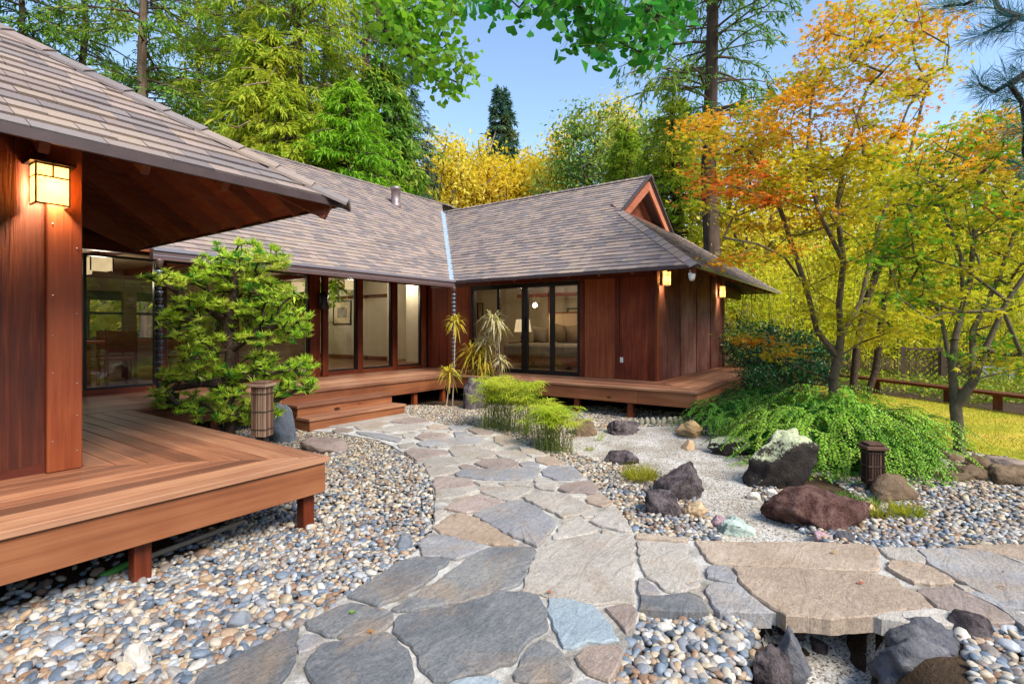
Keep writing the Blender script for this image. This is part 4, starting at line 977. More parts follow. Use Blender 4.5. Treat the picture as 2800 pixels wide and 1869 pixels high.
# dark iron chime hanging at the porch post
ch = GB(884, 822, WM - .2)
o = thing('hanging_ornament', 'black iron bell ornament hanging at the porch post', 'ornament', tuple(ch))
lathe('bell', [(.02, .17), (.06, .16), (.1, .1), (.08, .0), (.12, -.16), (.06, -.18)], m_black, o, tuple(ch), 10); bars('hook', [((ch[0], ch[1], ch[2] + .17), (ch[0], ch[1], HEAD + .3), .015, .015)], m_black, o)
def rain_chain(label, x, y, ztop, zbot, n):
    o = thing('rain_chain', label, 'rain chain', (x, y, ztop), 'rain chains at the long gutter')
    lathe('outlet', [(.035, -.12), (.05, -.02), (.05, .0)], m_gutter, o, (x, y, ztop + .0), 10)
    st = (ztop - .14 - zbot) / n; me = None
    for k in range(n):
        z = ztop - .16 - k * st
        if me is None:
            c = lathe('cup', [(.018, -.055), (.03, -.05), (.036, -.01), (.05, .018), (.046, .016), (.03, -.03)], m_copper, o, (x, y, z), 8); me = c.data
        else:
            c = link('cup', me, None, o, (x, y, z)); c.rotation_euler = (0, 0, k)
    bars('chain_links', [((x + sx * .022, y, ztop - .14 - k * st), (x - sx * .004, y, ztop - .14 - (k + .7) * st), .006, .006) for k in range(n) for sx in (-1, 1)], m_dark, o)
rain_chain('dark cup rain chain hanging at the near end of the gutter by the pine', 2.80, 7.52, ZE - .12, .64, 18)
rain_chain('long cup rain chain in the corner where the roofs meet', 8.36, 7.5, ZE - .12, .1, 25)

# ---------------------------------------------------------------- garden lantern posts, bench, spot light, odds and ends
def bollard(label, c, z0, z1, hw, m_slat):
    o = thing('garden_lantern', label, 'garden lantern', (c[0], c[1], z0), 'slatted wooden garden lanterns')
    ca, sa = math.cos(.5), math.sin(.5)
    def q(u, v): return (c[0] + u * ca - v * sa, c[1] + u * sa + v * ca)
    h = z1 - z0
    prism('post', [q(-hw * .55, -hw * .55), q(hw * .55, -hw * .55), q(hw * .55, hw * .55), q(-hw * .55, hw * .55)], hz(c) - .05, z1 - .05, m_barkdark, o)
    n = 6
    for s in range(4):
        a = s * math.pi / 2
        for k in range(n):
            u = -hw + (k + .5) * 2 * hw / n; ww = hw / n * .72
            P = [(u - ww, -hw), (u + ww, -hw), (u + ww, -hw + .014), (u - ww, -hw + .014)]
            P = [(x * math.cos(a) - y * math.sin(a), x * math.sin(a) + y * math.cos(a)) for x, y in P]
            prism('slat', [q(x, y) for x, y in P], z0 + .0, z1 - .05, m_slat, o)
    for zz in (z0 + h * .12, z0 + h * .45, z0 + h * .78): prism('band', [q(-hw - .004, -hw - .004), q(hw + .004, -hw - .004), q(hw + .004, hw + .004), q(-hw - .004, hw + .004)], zz, zz + .012, m_barkdark, o)
    prism('cap', [q(-hw - .025, -hw - .025), q(hw + .025, -hw - .025), q(hw + .025, hw + .025), q(-hw - .025, hw + .025)], z1 - .048, z1 - .015, m_slat, o, .006)
    prism('cap', [q(-hw, -hw), q(hw, -hw), q(hw, hw), q(-hw, hw)], z1 - .013, z1 + .012, m_slat, o, .006)
m_slatd = wood('dark_slat', ['#2a1b14', '#453027', '#5f473a'], 2, .8, .4, 1.2, .2, .7)
m_slat = wood('weathered_slat', ['#54382a', '#84614c', '#a98a72'], 2, .8, .4, 1.2, .2, .7)
c1 = W(717, 1120, 5.6); bollard('weathered slatted lantern post beside the pine and the grey boulder', c1, W(715, 1190, 5.6)[2], W(718, 1044, 5.6)[2], .08, m_slat)
c2 = W(2386, 1300, 4.85); bollard('dark slatted lantern post under the weeping hemlock', c2, .06, W(2388, 1212, 4.85)[2], .07, m_slatd)
L1, L2 = G(2397, 1073), G(2728, 1122); d = (L2 - L1) / np.linalg.norm(L2 - L1); BD = d; BENCH0 = L1
bench = thing('garden_bench', 'long low plank bench at the far edge of the lawn', 'bench', tuple(L1))
s0 = L1 - d * 2.4; s1 = L2 + d * 4
for k in (-1, 1):
    pr = np.array([-d[1], d[0], 0]) * .085 * k
    bars('seat_board', [(s0 + pr + np.array([0, 0, .31]), s1 + pr + np.array([0, 0, .31]), .155, .055)], m_trim_x, bench)
for t in (-1.6, 0.0, 1.72, np.linalg.norm(L2 - L1), np.linalg.norm(L2 - L1) + 2): 
    q = L1 + d * t; box('leg', q[0] - .06, q[0] + .06, q[1] - .06, q[1] + .06, -.04, .28, m_rafter, bench)
b0 = G(2533, 1302, .02); o = thing('spot_light', 'grey cylinder spot light tilted on its short stake among pebbles', 'spot light', tuple(b0))
pp = b0 + np.array([0, 0, .10]); qq = W(2506, 1274, PX(pp)[2] + .05)
tube_mesh('barrel', chain([pp, qq], [.03, .034]) + chain([qq, qq + (qq - pp) * .02], [.034, .001]), plain('spot_grey', '#77706f', .5, .4), o, 12); tube_mesh('stake', chain([b0 - np.array([0, 0, .05]), pp], [.022, .026]), m_black, o, 8)
# lattice screens beyond the bench
def lattice(label, A, B, z0, z1, mat, sp, both=True):
    A, B = np.array(A), np.array(B); L = np.linalg.norm(B - A); dd = (B - A) / L; n = np.array([-dd[1], dd[0], 0])
    o = thing('lattice_fence', label, 'fence', (A[0], A[1], z0)); H = z1 - z0
    for k in (0, 1): q = A + dd * L * k; box('post', q[0] - .05, q[0] + .05, q[1] - .05, q[1] + .05, z0 - .3, z1 + .06, mat, o)
    for zz in (z0, z1): bars('rail', [((A[0], A[1], zz), (B[0], B[1], zz), .04, .06)], mat, o)
    for s in ([1, -1] if both else [1]):
        t = -H
        while t < L:
            t0, t1 = max(t, 0), min(t + H, L)
            if t1 - t0 > .04:
                za, zb = (z0 + (t0 - t), z0 + (t1 - t)) if s > 0 else (z1 - (t0 - t), z1 - (t1 - t))
                p = A + dd * t0 + n * .012 * s; q = A + dd * t1 + n * .012 * s
                bars('slat', [((p[0], p[1], za), (q[0], q[1], zb), .012, .035)], mat, o)
            t += sp
m_lat = plain('grey_lattice', '#6f5a48', .8, 0, .2, 4, .2); m_latw = plain('white_lattice', '#a9a79c', .7)
lattice('weathered diagonal slat fence beyond the bench left of the trunk', W(2470, 1060, 14), W(2572, 1060, 13.6), -.05, .95, m_lat, .16, False)
lattice('grey crossed lattice fence right behind the near maple trunk', W(2580, 1060, 13.5), W(2665, 1060, 13.1), -.05, .85, m_lat, .14)
lattice('low white lattice at the right beyond the bench', W(2675, 1060, 14.5), W(2765, 1060, 14.2), -.05, .42, m_latw, .17)
# under the deck: pipe, stick, green nozzle
def rod(name, label, cat, p, q, r, mat): 
    o = tube_mesh(name, chain([p, (p + q) / 2, q], [r, r, r]) + chain([q, q + (q - p) * .001], [r, .001]) + chain([p, p - (q - p) * .001], [r, .001]), mat, None, 8); return tag(o, label, cat)
rod('wooden_stake', 'long thin wooden stake lying under the near deck', 'stake', G(405, 1522, .05), G(668, 1424, .05), .018, m_twig)
rod('bamboo_cane', 'short green cane end lying in the dark under the near deck', 'cane', G(272, 1578, .04), G(350, 1541, .06), .022, plain('green_cane', '#3f7a2f', .5))

# ---------------------------------------------------------------- rocks
m_rock = dict(
    lichen=rockmat('lichen_rock', ['#1d1a19', '#332d29', '#53473f'], 5, .8, ('#9aa06a', '#d0d3b4')),
    red=rockmat('red_lava_rock', ['#241613', '#4a2b24', '#7d5c52', '#a88c84'], 11, 1.3), dark=rockmat('dark_lava_rock', ['#211d1d', '#443b3c', '#7d706f', '#968a86'], 11, 1.3),
    grey=rockmat('grey_boulder', ['#54585e', '#7d8188', '#a0a3a6'], 4, .5), slate=rockmat('slate_rock', ['#353538', '#5f5e62', '#8c8988'], 5, .9),
    brown=rockmat('brown_rock', ['#4a3a2c', '#735e48', '#9a8468'], 5, .7), tan=rockmat('tan_rock', ['#9a7d5c', '#c09f7a', '#d8bd97'], 6, .4),
    pink=rockmat('pink_quartz', ['#8d6a6c', '#b09094', '#c8b0b2'], 9, .8), green=rockmat('pale_green_rock', ['#7d8f86', '#aebcb0', '#d8ddd2'], 7, .7),
    pale=rockmat('pale_rock', ['#a79b8c', '#cfc6b8', '#e4ddd0'], 5, .4), flat=rockmat('brown_slab', ['#6a5850', '#8d7a70', '#a8968b'], 4, .4),
    sand=rockmat('sandstone', ['#8a6d4c', '#b08f66', '#c9ab80'], 3, .3), edge=rockmat('edging_stone', ['#6a6250', '#96907a', '#b8b29a'], 8, .6))
def rock(label, px, py, wpx, hpx, mat, seed, rough=.22, flat=None, dep=.8, cat='rock', group=None, name='rock', zg=None, sub=4, squash=1.0, lean=0.0, rot=None):
    """px,py: middle of the visible foot; wpx,hpx visible size in photo pixels"""
    z = hz(G(px, py)[:2]) if zg is None else zg
    g = G(px, py, z); Y = PX(g)[2]; wd = wpx * Y / FPX; h = hpx * Y / FPX; rough *= 1.1
    c = W(px, HY, Y + wd * dep * .42); r = np.random.default_rng(seed)
    bm = bmesh.new(); bmesh.ops.create_icosphere(bm, subdivisions=sub, radius=1)
    V = np.array([v.co for v in bm.verts]); Fc = [[v.index for v in f.verts] for f in bm.faces]; bm.free()
    off = Vector(r.uniform(-50, 50, 3))
    for i, v in enumerate(V):
        n1 = noise.noise(Vector(v) * 1.1 + off); n2 = noise.noise(Vector(v) * 2.6 + off)
        V[i] = v * (1 + rough * (1.4 * n1 + .8 * n2))
    rough = rough * 1.15
    for _ in range(11):   # broken facets
        nrm = unit(r.normal(size=3)); lim = r.uniform(.5, .86); k = V @ nrm; o = np.maximum(k - lim, 0); V -= o[:, None] * nrm[None] * .85
    Vd = V.copy()
    for i, v in enumerate(Vd):
        q = Vector(v); n3 = noise.noise(q * 5 + off); n4 = abs(noise.noise(q * 3.2 - off)); n5 = noise.noise(q * 12 + off)
        V[i] = v * (1 + rough * (.4 * n3 - .5 * n4 + .2 * n5))
    V[:, 2] = np.where(V[:, 2] < -.45, -.45 + (V[:, 2] + .45) * .2, V[:, 2])
    lo, hi = V.min(0), V.max(0); V = (V - (lo + hi) / 2) / (hi - lo)
    # local frame: u across the view, w along it
    a = rot if rot is not None else r.uniform(-.3, .3)
    ux, wx = np.array([SN, -CS, 0]), np.array([CS, SN, 0])
    u2, w2 = ux * math.cos(a) + wx * math.sin(a), -ux * math.sin(a) + wx * math.cos(a)
    H = h * 1.22
    M = V[:, 0:1] * wd * u2 + V[:, 1:2] * wd * dep * w2 + (V[:, 2:3]) * np.array([0, 0, H]) + (V[:, 2:3]) * lean * h * ux
    o = link(name, npmesh(name, M, np.array(Fc), True), m_rock[mat], None, (c[0], c[1], z + H / 2 - h * .2))
    return tag(o, label, cat, group)
rock('tall dark boulder with a pale lichen cap in front of the hemlock', 2128, 1342, 190, 158, 'lichen', 1, .24, lean=.16, dep=.9)
rock('large reddish brown lava boulder at the gravel edge', 2226, 1452, 284, 100, 'red', 2, .2, dep=.6, rot=-.35)
rock('low dark ledge with lichen beside the gravel left of the tall boulder', 2000, 1250, 128, 52, 'lichen', 3, .3, dep=.6)
rock('grey purple lava rock with a ridge at the left gravel bank', 1856, 1372, 138, 92, 'dark', 104, .16, rot=.3)
rock('rough black lava rock in front of the grey purple one', 1812, 1416, 102, 66, 'dark', 105, .2)
rock('flat dark rock just behind the yellow grass tuft', 1700, 1276, 98, 38, 'dark', 6, .15)
rock('ragged tan rock beside the black lava rock', 1900, 1416, 74, 40, 'tan', 7, .3)
rock('pink crystalline rock by the gravel and bridge', 1968, 1444, 60, 32, 'pink', 8, .3)
rock('pale green and white rock beside the bridge slab', 2012, 1478, 104, 52, 'green', 9, .28, rot=.4)
rock('small mauve rock at the far edge of the bridge', 2252, 1482, 52, 24, 'pink', 10, .25)
rock('small black angular rock at the far edge of the bridge', 2311, 1486, 60, 30, 'slate', 11, .3)
rock('round tan ball stone alone on the white gravel', 1880, 1231, 32, 28, 'tan', 12, .03, dep=1.0)
rock('wide sandstone boulder in the stack at the gravel edge', 1888, 1196, 80, 32, 'sand', 13, .1)
rock('smaller sandstone on top of the stack by the gravel', 1895, 1176, 50, 24, 'sand', 14, .12, zg=.13)
rock('gnarled grey rock at the gravel edge below the deck posts', 1702, 1190, 92, 40, 'dark', 15, .3)
rock('pitted pale rock beside the papyrus clump', 1598, 1194, 68, 46, 'brown', 16, .3)
rock('tall weathered grey boulder among the palms by the deck', 1300, 1122, 72, 92, 'dark', 17, .28, lean=.1)
rock('smooth grey leaning boulder beside the slatted lantern', 770, 1214, 74, 108, 'grey', 18, .12, lean=-.18)
rock('flat brown slab lying in the pebbles near the steps', 884, 1243, 146, 36, 'flat', 19, .12, dep=.7)
rock('sloping brown rock leaning against the dark lantern', 2440, 1374, 110, 68, 'brown', 20, .18, lean=-.2)
rock('small tan grey rock in front of the sloping brown rock', 2410, 1382, 54, 36, 'brown', 21, .2)
rock('dark brown rock third from the near maple in the right border', 2650, 1318, 130, 38, 'brown', 22, .22)
rock('large dark brown rock at the right edge of the photo', 2768, 1336, 140, 54, 'brown', 23, .22)
rock('brown mossy rock just right of the near maple foot', 2672, 1286, 72, 36, 'brown', 24, .22)
rock('flat grey rock at the lawn edge on the right', 2745, 1284, 110, 26, 'flat', 25, .15)
rock('dark rock in front of the near maple foot', 2586, 1262, 80, 28, 'brown', 26, .25)
rock('low brown rock behind the grey spot light', 2600, 1320, 106, 22, 'brown', 27, .2)
rock('cream speckled cobble beside the low grass', 2372, 1406, 40, 26, 'tan', 28, .06)
rock('white flat cobble on the gravel by the red boulder', 2062, 1370, 44, 22, 'pale', 29, .06)
rock('oval cream cobble resting at the top of the red boulder', 2112, 1364, 32, 24, 'pale', 30, .05)
rock('large pale stone among pebbles at the lower left', 378, 1840, 72, 72, 'pale', 31, .15, rot=.8)
rock('grey oval stone among pebbles beside the slate flags', 657, 1732, 64, 46, 'grey', 32, .08, rot=.7)
rock('grey stone in the pebbles at the bend of the path', 1107, 1504, 48, 34, 'grey', 33, .1)
rock('tall rough rock at the left side of the stream opening', 2165, 1900, 110, 150, 'slate', 134, .2, zg=-.2, lean=.1)
rock('dark pitted rock at the bottom beside the pebbles', 2120, 1900, 140, 105, 'dark', 35, .28, zg=-.12)
rock('long ridged slate rock on the right side of the stream opening', 2500, 1900, 230, 120, 'slate', 136, .24, zg=-.14, rot=-.4)
rock('dark sloping slate between the bridge and round boulder', 2520, 1815, 190, 84, 'slate', 37, .25, zg=-.06, rot=-.5)
rock('rounded black boulder below the bridge at the right', 2664, 1796, 146, 98, 'dark', 38, .12, zg=-.06)
rock('small dark slab below the round black boulder', 2704, 1850, 90, 40, 'slate', 39, .2, zg=-.1, rot=-.4)
rock('square dark stone in the shade under the bridge', 2242, 1812, 66, 50, 'dark', 40, .2, zg=-.3)
rock('dark stone supporting the bridge slab at its left', 2170, 1760, 90, 60, 'dark', 41, .25, zg=-.25)
rock('mossy rock under the right end of the bridge', 2470, 1740, 120, 46, 'brown', 42, .25, zg=-.12)
rock('blue grey pebble stone on the gravel under the bridge', 2348, 1866, 32, 28, 'slate', 43, .05, zg=-.3)
rock('low boulder in the juniper behind the dark ledge', 1985, 1188, 60, 26, 'brown', 44, .2)
edge = thing('stone_edging', 'short row of upright stones edging the gravel under the deck', 'edging', tuple(G(1800, 1165)))
for k, px in enumerate(np.arange(1738, 1872, 15.5)):
    o = rock(None, px, 1166 - (px - 1738) * .03, 15, 24, 'edge', 60 + k, .12, name='edging_stone', cat=None, sub=2); o.parent = edge; o.location = Vector(o.location) - Vector(edge.location)

# ---------------------------------------------------------------- river pebbles
def ico(sub):
    bm = bmesh.new(); bmesh.ops.create_icosphere(bm, subdivisions=sub, radius=1); V = np.array([v.co[:] for v in bm.verts]); F = np.array([[v.index for v in f.verts] for f in bm.faces]); bm.free(); return V, F
def scatter(x0, x1, y0, y1, sp):
    xs, ys = np.arange(x0, x1, sp), np.arange(y0, y1, sp * .87); A, B = np.meshgrid(xs, ys, indexing='ij'); A = A + (np.arange(len(ys)) % 2)[None] * sp / 2
    P = np.stack([A.ravel(), B.ravel()], 1); return P + rng.uniform(-.38, .38, P.shape) * sp
Pn_, Pf_, Pg_ = scatter(-.6, 6.6, -5.2, 5.2, .031), scatter(1.0, 9.2, -4, 8.9, .037), scatter(2.4, 9.2, 2.2, 9.0, .033); P = np.concatenate([Pn_, Pf_, Pg_]); zone = np.repeat([0, 1, 2], [len(Pn_), len(Pf_), len(Pg_)])
Y = P[:, 0] * CS + P[:, 1] * SN; X = P[:, 0] * SN - P[:, 1] * CS
fine = (Y > 6.3) & (X < 1.2)
keep = (Y > 1.25) & (np.abs(X) < Y * 1.03 + .15) & np.select([zone == 0, zone == 1], [Y < 3.9, (Y >= 3.9) & ~fine], fine)
keep &= ~pip(P, PATH) & ~pip(P, POND) & ~pip(P, LAWN)
zz = height(P[:, 0], P[:, 1]); keep &= (zz > -.13)
keep &= ~((P[:, 0] < 2.0) & (P[:, 1] > 4.1)) & (Y < 10.0) & ~((P[:, 0] > 8.3) & (rng.random(len(P)) < .5))
soil = [G(*p)[:2] for p in [(2250, 1300), (2380, 1385), (2450, 1420), (2330, 1420), (2290, 1392), (2100, 1330)]]
keep &= ~pip(P, soil) & ~pip(P, [G(*p)[:2] for p in [(2380, 1690), (2560, 1690), (2650, 1800), (2680, 1960), (2380, 1960)]])
deepdark = (P[:, 0] < 1.7) & (P[:, 1] > 3.75) & (rng.random(len(P)) < .8); keep &= ~deepdark
Po = scatter(.5, 9, -7, 2, .06); Yo = Po @ np.array([CS, SN]); Xo = Po @ np.array([SN, -CS])     # coarser cobbles beyond the right edge of the view
ko = (Yo > 1.0) & (Yo < 6.5) & (Xo > Yo * 1.03 + .15) & (Xo < Yo * 1.6 + .5) & ~pip(Po, PATH) & ~pip(Po, LAWN); Po = Po[ko]; no = len(Po)
P = np.concatenate([P[keep], Po]); Y = np.concatenate([Y[keep], np.maximum(Yo[ko], 3.2)]); zz = np.concatenate([zz[keep], height(Po[:, 0], Po[:, 1])]); zone = np.concatenate([zone[keep], np.full(no, 3)]); X = np.concatenate([X[keep], Xo[ko]]); keep = np.ones(len(P), bool)
P, Y, zz, zone, X = P[keep], Y[keep], zz[keep], zone[keep], X[keep]; n = len(P)
sx = rng.uniform(.017, .033, n) * np.where(rng.random(n) < .08, 1.45, 1); sx = sx * np.select([zone == 2, zone == 3], [.76, 1.6], 1.0); sy = sx * rng.uniform(.6, .88, n); sz = sx * rng.uniform(.36, .58, n)
an = rng.uniform(0, 6.283, n); tx, ty = rng.normal(0, .28, n), rng.normal(0, .28, n)
cz = zz + rng.uniform(-.004, .017, n) + .006
ca, sa = np.cos(an), np.sin(an)
M = np.zeros((n, 3, 3)); M[:, 0, 0], M[:, 0, 1], M[:, 1, 0], M[:, 1, 1], M[:, 2, 2] = ca, -sa, sa, ca, 1
T = np.zeros((n, 3, 3)); T[:, 0, 0] = 1; T[:, 1, 1] = 1; T[:, 2, 2] = 1; T[:, 2, 0] = np.tan(tx); T[:, 0, 2] = -np.tan(tx); T[:, 2, 1] = np.tan(ty); T[:, 1, 2] = -np.tan(ty)
Rm = T @ M * np.stack([sx, sy, sz], 1)[:, None, :]
V2, F2 = ico(2); V1, F1 = ico(1)
def lump(V, s):
    r = np.random.default_rng(s); o = Vector(r.uniform(-9, 9, 3)); return np.array([v * (1 + .22 * noise.noise(Vector(v) * 1.2 + o)) for v in V])
beds = thing('pebble_bed', None, None, (0, 0, 0)); tag(beds, kind='structure')
px, py, _ = PX((P[:, 0], P[:, 1], cz))
vis = (px > 0) & (px < 2800) & (py < 1868)
order = np.argsort(np.where(vis, Y / sx, 1e6)); single = order[:300]; ms = np.zeros(n, bool); ms[single] = True
lumps = [npmesh('pebble', lump(V2, s), F2, True) for s in range(6)]
for me in lumps: me.materials.append(m_pebble)
for i in single:
    o = bpy.data.objects.new('pebble', lumps[int(i) % 6]); COL.objects.link(o); o.parent = beds
    m = Matrix(Rm[i].tolist()).to_4x4(); m.translation = (P[i, 0], P[i, 1], cz[i]); o.matrix_local = m
def pebmesh(sel, V, F, seeds):
    Vs, Fs = [], []; k = 0
    for s in range(seeds):
        q = np.nonzero(sel)[0][s::seeds]; L = lump(V, s)
        X = np.einsum('nij,vj->nvi', Rm[q], L) + np.stack([P[q, 0], P[q, 1], cz[q]], 1)[:, None]
        Vs.append(X.reshape(-1, 3)); Fs.append((np.arange(len(q))[:, None, None] * len(V) + F[None] + k).reshape(-1, 3)); k += len(q) * len(V)
    return npmesh('pebbles', np.concatenate(Vs), np.concatenate(Fs), True)
warm = (rng.random(n) < np.clip((Y - 3.4) / 2.2, 0, 1) * np.where(X > .4, 1, .75)) | (zone == 2)
tag(link('pebbles', pebmesh(~ms & (Y < 3.0) & ~warm, V2, F2, 6), m_pebble, beds), kind='stuff')
tag(link('pebbles', pebmesh(~ms & (Y < 3.0) & warm, V2, F2, 6), m_pebblew, beds), kind='stuff')
tag(link('pebbles', pebmesh(~ms & (Y >= 3.0) & ~warm, V1, F1, 6), m_pebble, beds), kind='stuff')
tag(link('pebbles', pebmesh(~ms & (Y >= 3.0) & warm, V1, F1, 6), m_pebblew, beds), kind='stuff')
print('PEBBLES', n, int((Y < 3.0).sum()))
# ================================================================ END PART 3
# ---------------------------------------------------------------- plants: branch growth and leaf builders
def grow(trunk, targets, seed, step=.3, droop=0.0, pen=1.2, wob=.05, lift=.15):
    """trunk: list of (points) chains sharing the first; every target is joined to the nearest suitable node"""
    r = np.random.default_rng(seed); N, par = [], []
    for ch in trunk:
        for i, p in enumerate(ch):
            p = np.array(p, float)
            if i == 0 and N:
                d = [np.linalg.norm(p - q) for q in N]; last = int(np.argmin(d)); continue
            N.append(p); par.append((len(N) - 2) if i and i == 1 and False else (last if i else -1)); last = len(N) - 1
    nt = len(N); tip = []
    targets = np.asarray(targets, float)
    A = np.array(N); order = np.argsort([np.min(np.linalg.norm(A - t, axis=1)) for t in targets])
    arr = np.zeros((nt + len(targets) * 14 + 50, 3)); arr[:nt] = A; m = nt
    for k in order:
        t = targets[k]; dd = np.linalg.norm(arr[:m] - t, axis=1) + pen * np.maximum(0, arr[:m, 2] - t[2] + lift * .5)
        j = int(np.argmin(dd)); p0 = arr[j]; L = np.linalg.norm(t - p0); n = max(1, min(12, int(L / step)))
        ctrl = (p0 + t) / 2 + np.array([0, 0, lift * L]) + r.normal(size=3) * wob * L
        last = j
        for q in range(1, n + 1):
            s = q / n; pt = p0 * (1 - s) ** 2 + ctrl * 2 * s * (1 - s) + t * s * s + (r.normal(size=3) * wob * .15 * L / n if q < n else 0)
            if m >= len(arr): break
            arr[m] = pt; par.append(last); last = m; m += 1
        tip.append(last)
    return arr[:m], np.array(par), np.array(tip)
def wood_of(N, par, tip, rt, ex=.45, rmax=None):
    w = np.zeros(len(N)); w[tip] += 1
    for i in range(len(N) - 1, -1, -1):
        if par[i] >= 0: w[par[i]] += w[i]
    rad = rt * np.maximum(w, 1) ** ex
    if rmax: rad = np.minimum(rad, rmax)
    segs = [(*N[par[i]], *N[i], min(rad[par[i]], rad[i] * 1.35), rad[i]) for i in range(len(N)) if par[i] >= 0]
    return segs
LOBE = np.radians([-104, -52, 0, 52, 104]); LL = np.array([.62, .92, 1.08, .92, .62]); NT_ = np.radians([-140, -78, -26, 26, 78, 140]); NL = np.array([.16, .34, .4, .4, .34, .16])
def stars(name, P, D, N, L, mat, parent):
    D = unit(D); S = unit(np.cross(D, N)); Nn = np.cross(S, D); n = len(P); L = np.broadcast_to(L, (n,))[:, None, None]
    pt = np.concatenate([np.zeros((1, 2)), np.stack([np.cos(NT_) * NL, np.sin(NT_) * NL], 1), np.stack([np.cos(LOBE) * LL, np.sin(LOBE) * LL], 1)])
    dz = np.concatenate([[.05], np.zeros(6), np.full(5, -.13)])
    V = P[:, None] + L * (pt[None, :, 0:1] * D[:, None] + pt[None, :, 1:2] * S[:, None] + dz[None, :, None] * Nn[:, None])
    f = np.array([[0, 1 + i, 7 + i, 2 + i] for i in range(5)]); F = (np.arange(n)[:, None, None] * 12 + f[None]).reshape(-1, 4)
    off = np.array(world_loc(parent)); return link(name, npmesh(name, V.reshape(-1, 3) - off, F), mat, parent, off)
def plant(name, label, cat, base, group=None): return thing(name, label, cat, base, group)
def in_px(poly, n, Y0, Y1, r, mult=K):
    poly = np.array(poly, float) * mult; out = []
    lo, hi = poly.min(0), poly.max(0)
    while len(out) < n:
        q = r.uniform(lo, hi, (n * 3, 2)); q = q[pip(q, poly)]; out += list(q)
    return np.array([[*W(x, y, yy)] for (x, y), yy in zip(out[:n], r.uniform(Y0, Y1, n))])

# leaf colours
m_redw = leafmat('conifer_spray_yellow_green', ['#6e9624', '#90ae2a', '#b4be32', '#c8c63e'], .45, .6, .35)
m_redd = leafmat('conifer_spray_green', ['#41682a', '#608e30', '#88a838', '#b4b840'], .4, .6, .3)
m_redb = leafmat('conifer_spray_blue_green', ['#2c4c40', '#44685a', '#5a7c58', '#8a8c48'], .3, .6, .4)
m_bright = leafmat('bright_green_leaf', ['#5f931b', '#86b824', '#aac830'], .45, .55, .4)
m_yel = leafmat('yellow_autumn_leaf', ['#c8c42c', '#e4d030', '#f0d444', '#f0d868'], .55, .6, .25)
m_gold = leafmat('gold_sunlit_leaf', ['#d8c034', '#e8d448', '#f0dc68'], .45, .6, .25)
m_oak = leafmat('oak_green_leaf', ['#4a7034', '#6a923c', '#98ac40', '#c8bc48'], .35, .5, .45)
m_bam = leafmat('bamboo_leaf', ['#a8c024', '#d4d82a', '#f0e634', '#f4e850'], .55, .55, .3)
m_mo = leafmat('maple_leaf_orange', ['#d4881a', '#e4a426', '#dcac2a', '#d87c20'], .55, .5, 1.6)
m_mr = leafmat('maple_leaf_red', ['#d4562a', '#e07a2c', '#e4942c'], .55, .5, 2.0)
m_mg = leafmat('maple_leaf_yellow_green', ['#94a01c', '#bcb824', '#d0bc2c', '#a4b028'], .55, .5, 1.4)
m_mgr = leafmat('maple_leaf_green', ['#3f7a18', '#5c9422', '#80aa2a', '#a4b02e'], .55, .5, 1.4)
m_pine = leafmat('yew_pine_leaf', ['#8cbc28', '#b4d836', '#d0e04c', '#dcd860'], .3, .45, 2.2, .35)
m_pined = leafmat('yew_pine_leaf_dark', ['#3e8030', '#62a838', '#88c040'], .3, .45, 2.2, .35)
m_hem = leafmat('hemlock_spray', ['#5a9c26', '#80b830', '#a0cc3c', '#b4d050'], .35, .5, 1.5)
m_hemd = leafmat('hemlock_spray_inner', ['#285a22', '#3b7a28', '#52942e'], .3, .55, 2)  # shade of the inner gaps put into the colour; also the dark juniper's green
m_jun = leafmat('juniper_spray', ['#427c22', '#5c9a2a', '#80b638'], .3, .6, 2)
m_cam = leafmat('camellia_leaf', ['#123a20', '#1e5430', '#2f6a3c', '#4a7a2c'], .15, .3, 2, .5)
m_pap = leafmat('papyrus_leaf', ['#98b42a', '#bccc34', '#d4cc4c'], .4, .5, 2)
m_stem = plain('green_stem', '#6c7a2a', .6)
m_palm = leafmat('palm_leaf_yellow', ['#a0ac30', '#ccc03c', '#d8b444', '#b4bc40'], .4, .45, 4)
m_palmp = leafmat('palm_leaf_bleached', ['#b8b48a', '#d8d0a8', '#c2b070', '#a8a848'], .35, .5, 4)
m_gink = leafmat('ginkgo_leaf', ['#2c7d2c', '#3f9630', '#5aa82e', '#2f8a44'], .5, .45, 1.5)
m_ginkl = leafmat('ginkgo_leaf_light', ['#4f9a20', '#74b022', '#8fb828', '#3f8e28'], .55, .45, 1.5)
m_need = leafmat('long_pine_needle', ['#1f4a52', '#2f646a', '#3f7868', '#56805a'], .2, .4, 2, .4)
m_grass = leafmat('grass_blade', ['#8a9a1c', '#a9a82a', '#c0b03a'], .4, .6, 1.5)
m_turf = leafmat('turf_blade', ['#93a028', '#b8b236', '#cdb450', '#a4a830'], .3, .7, .8)

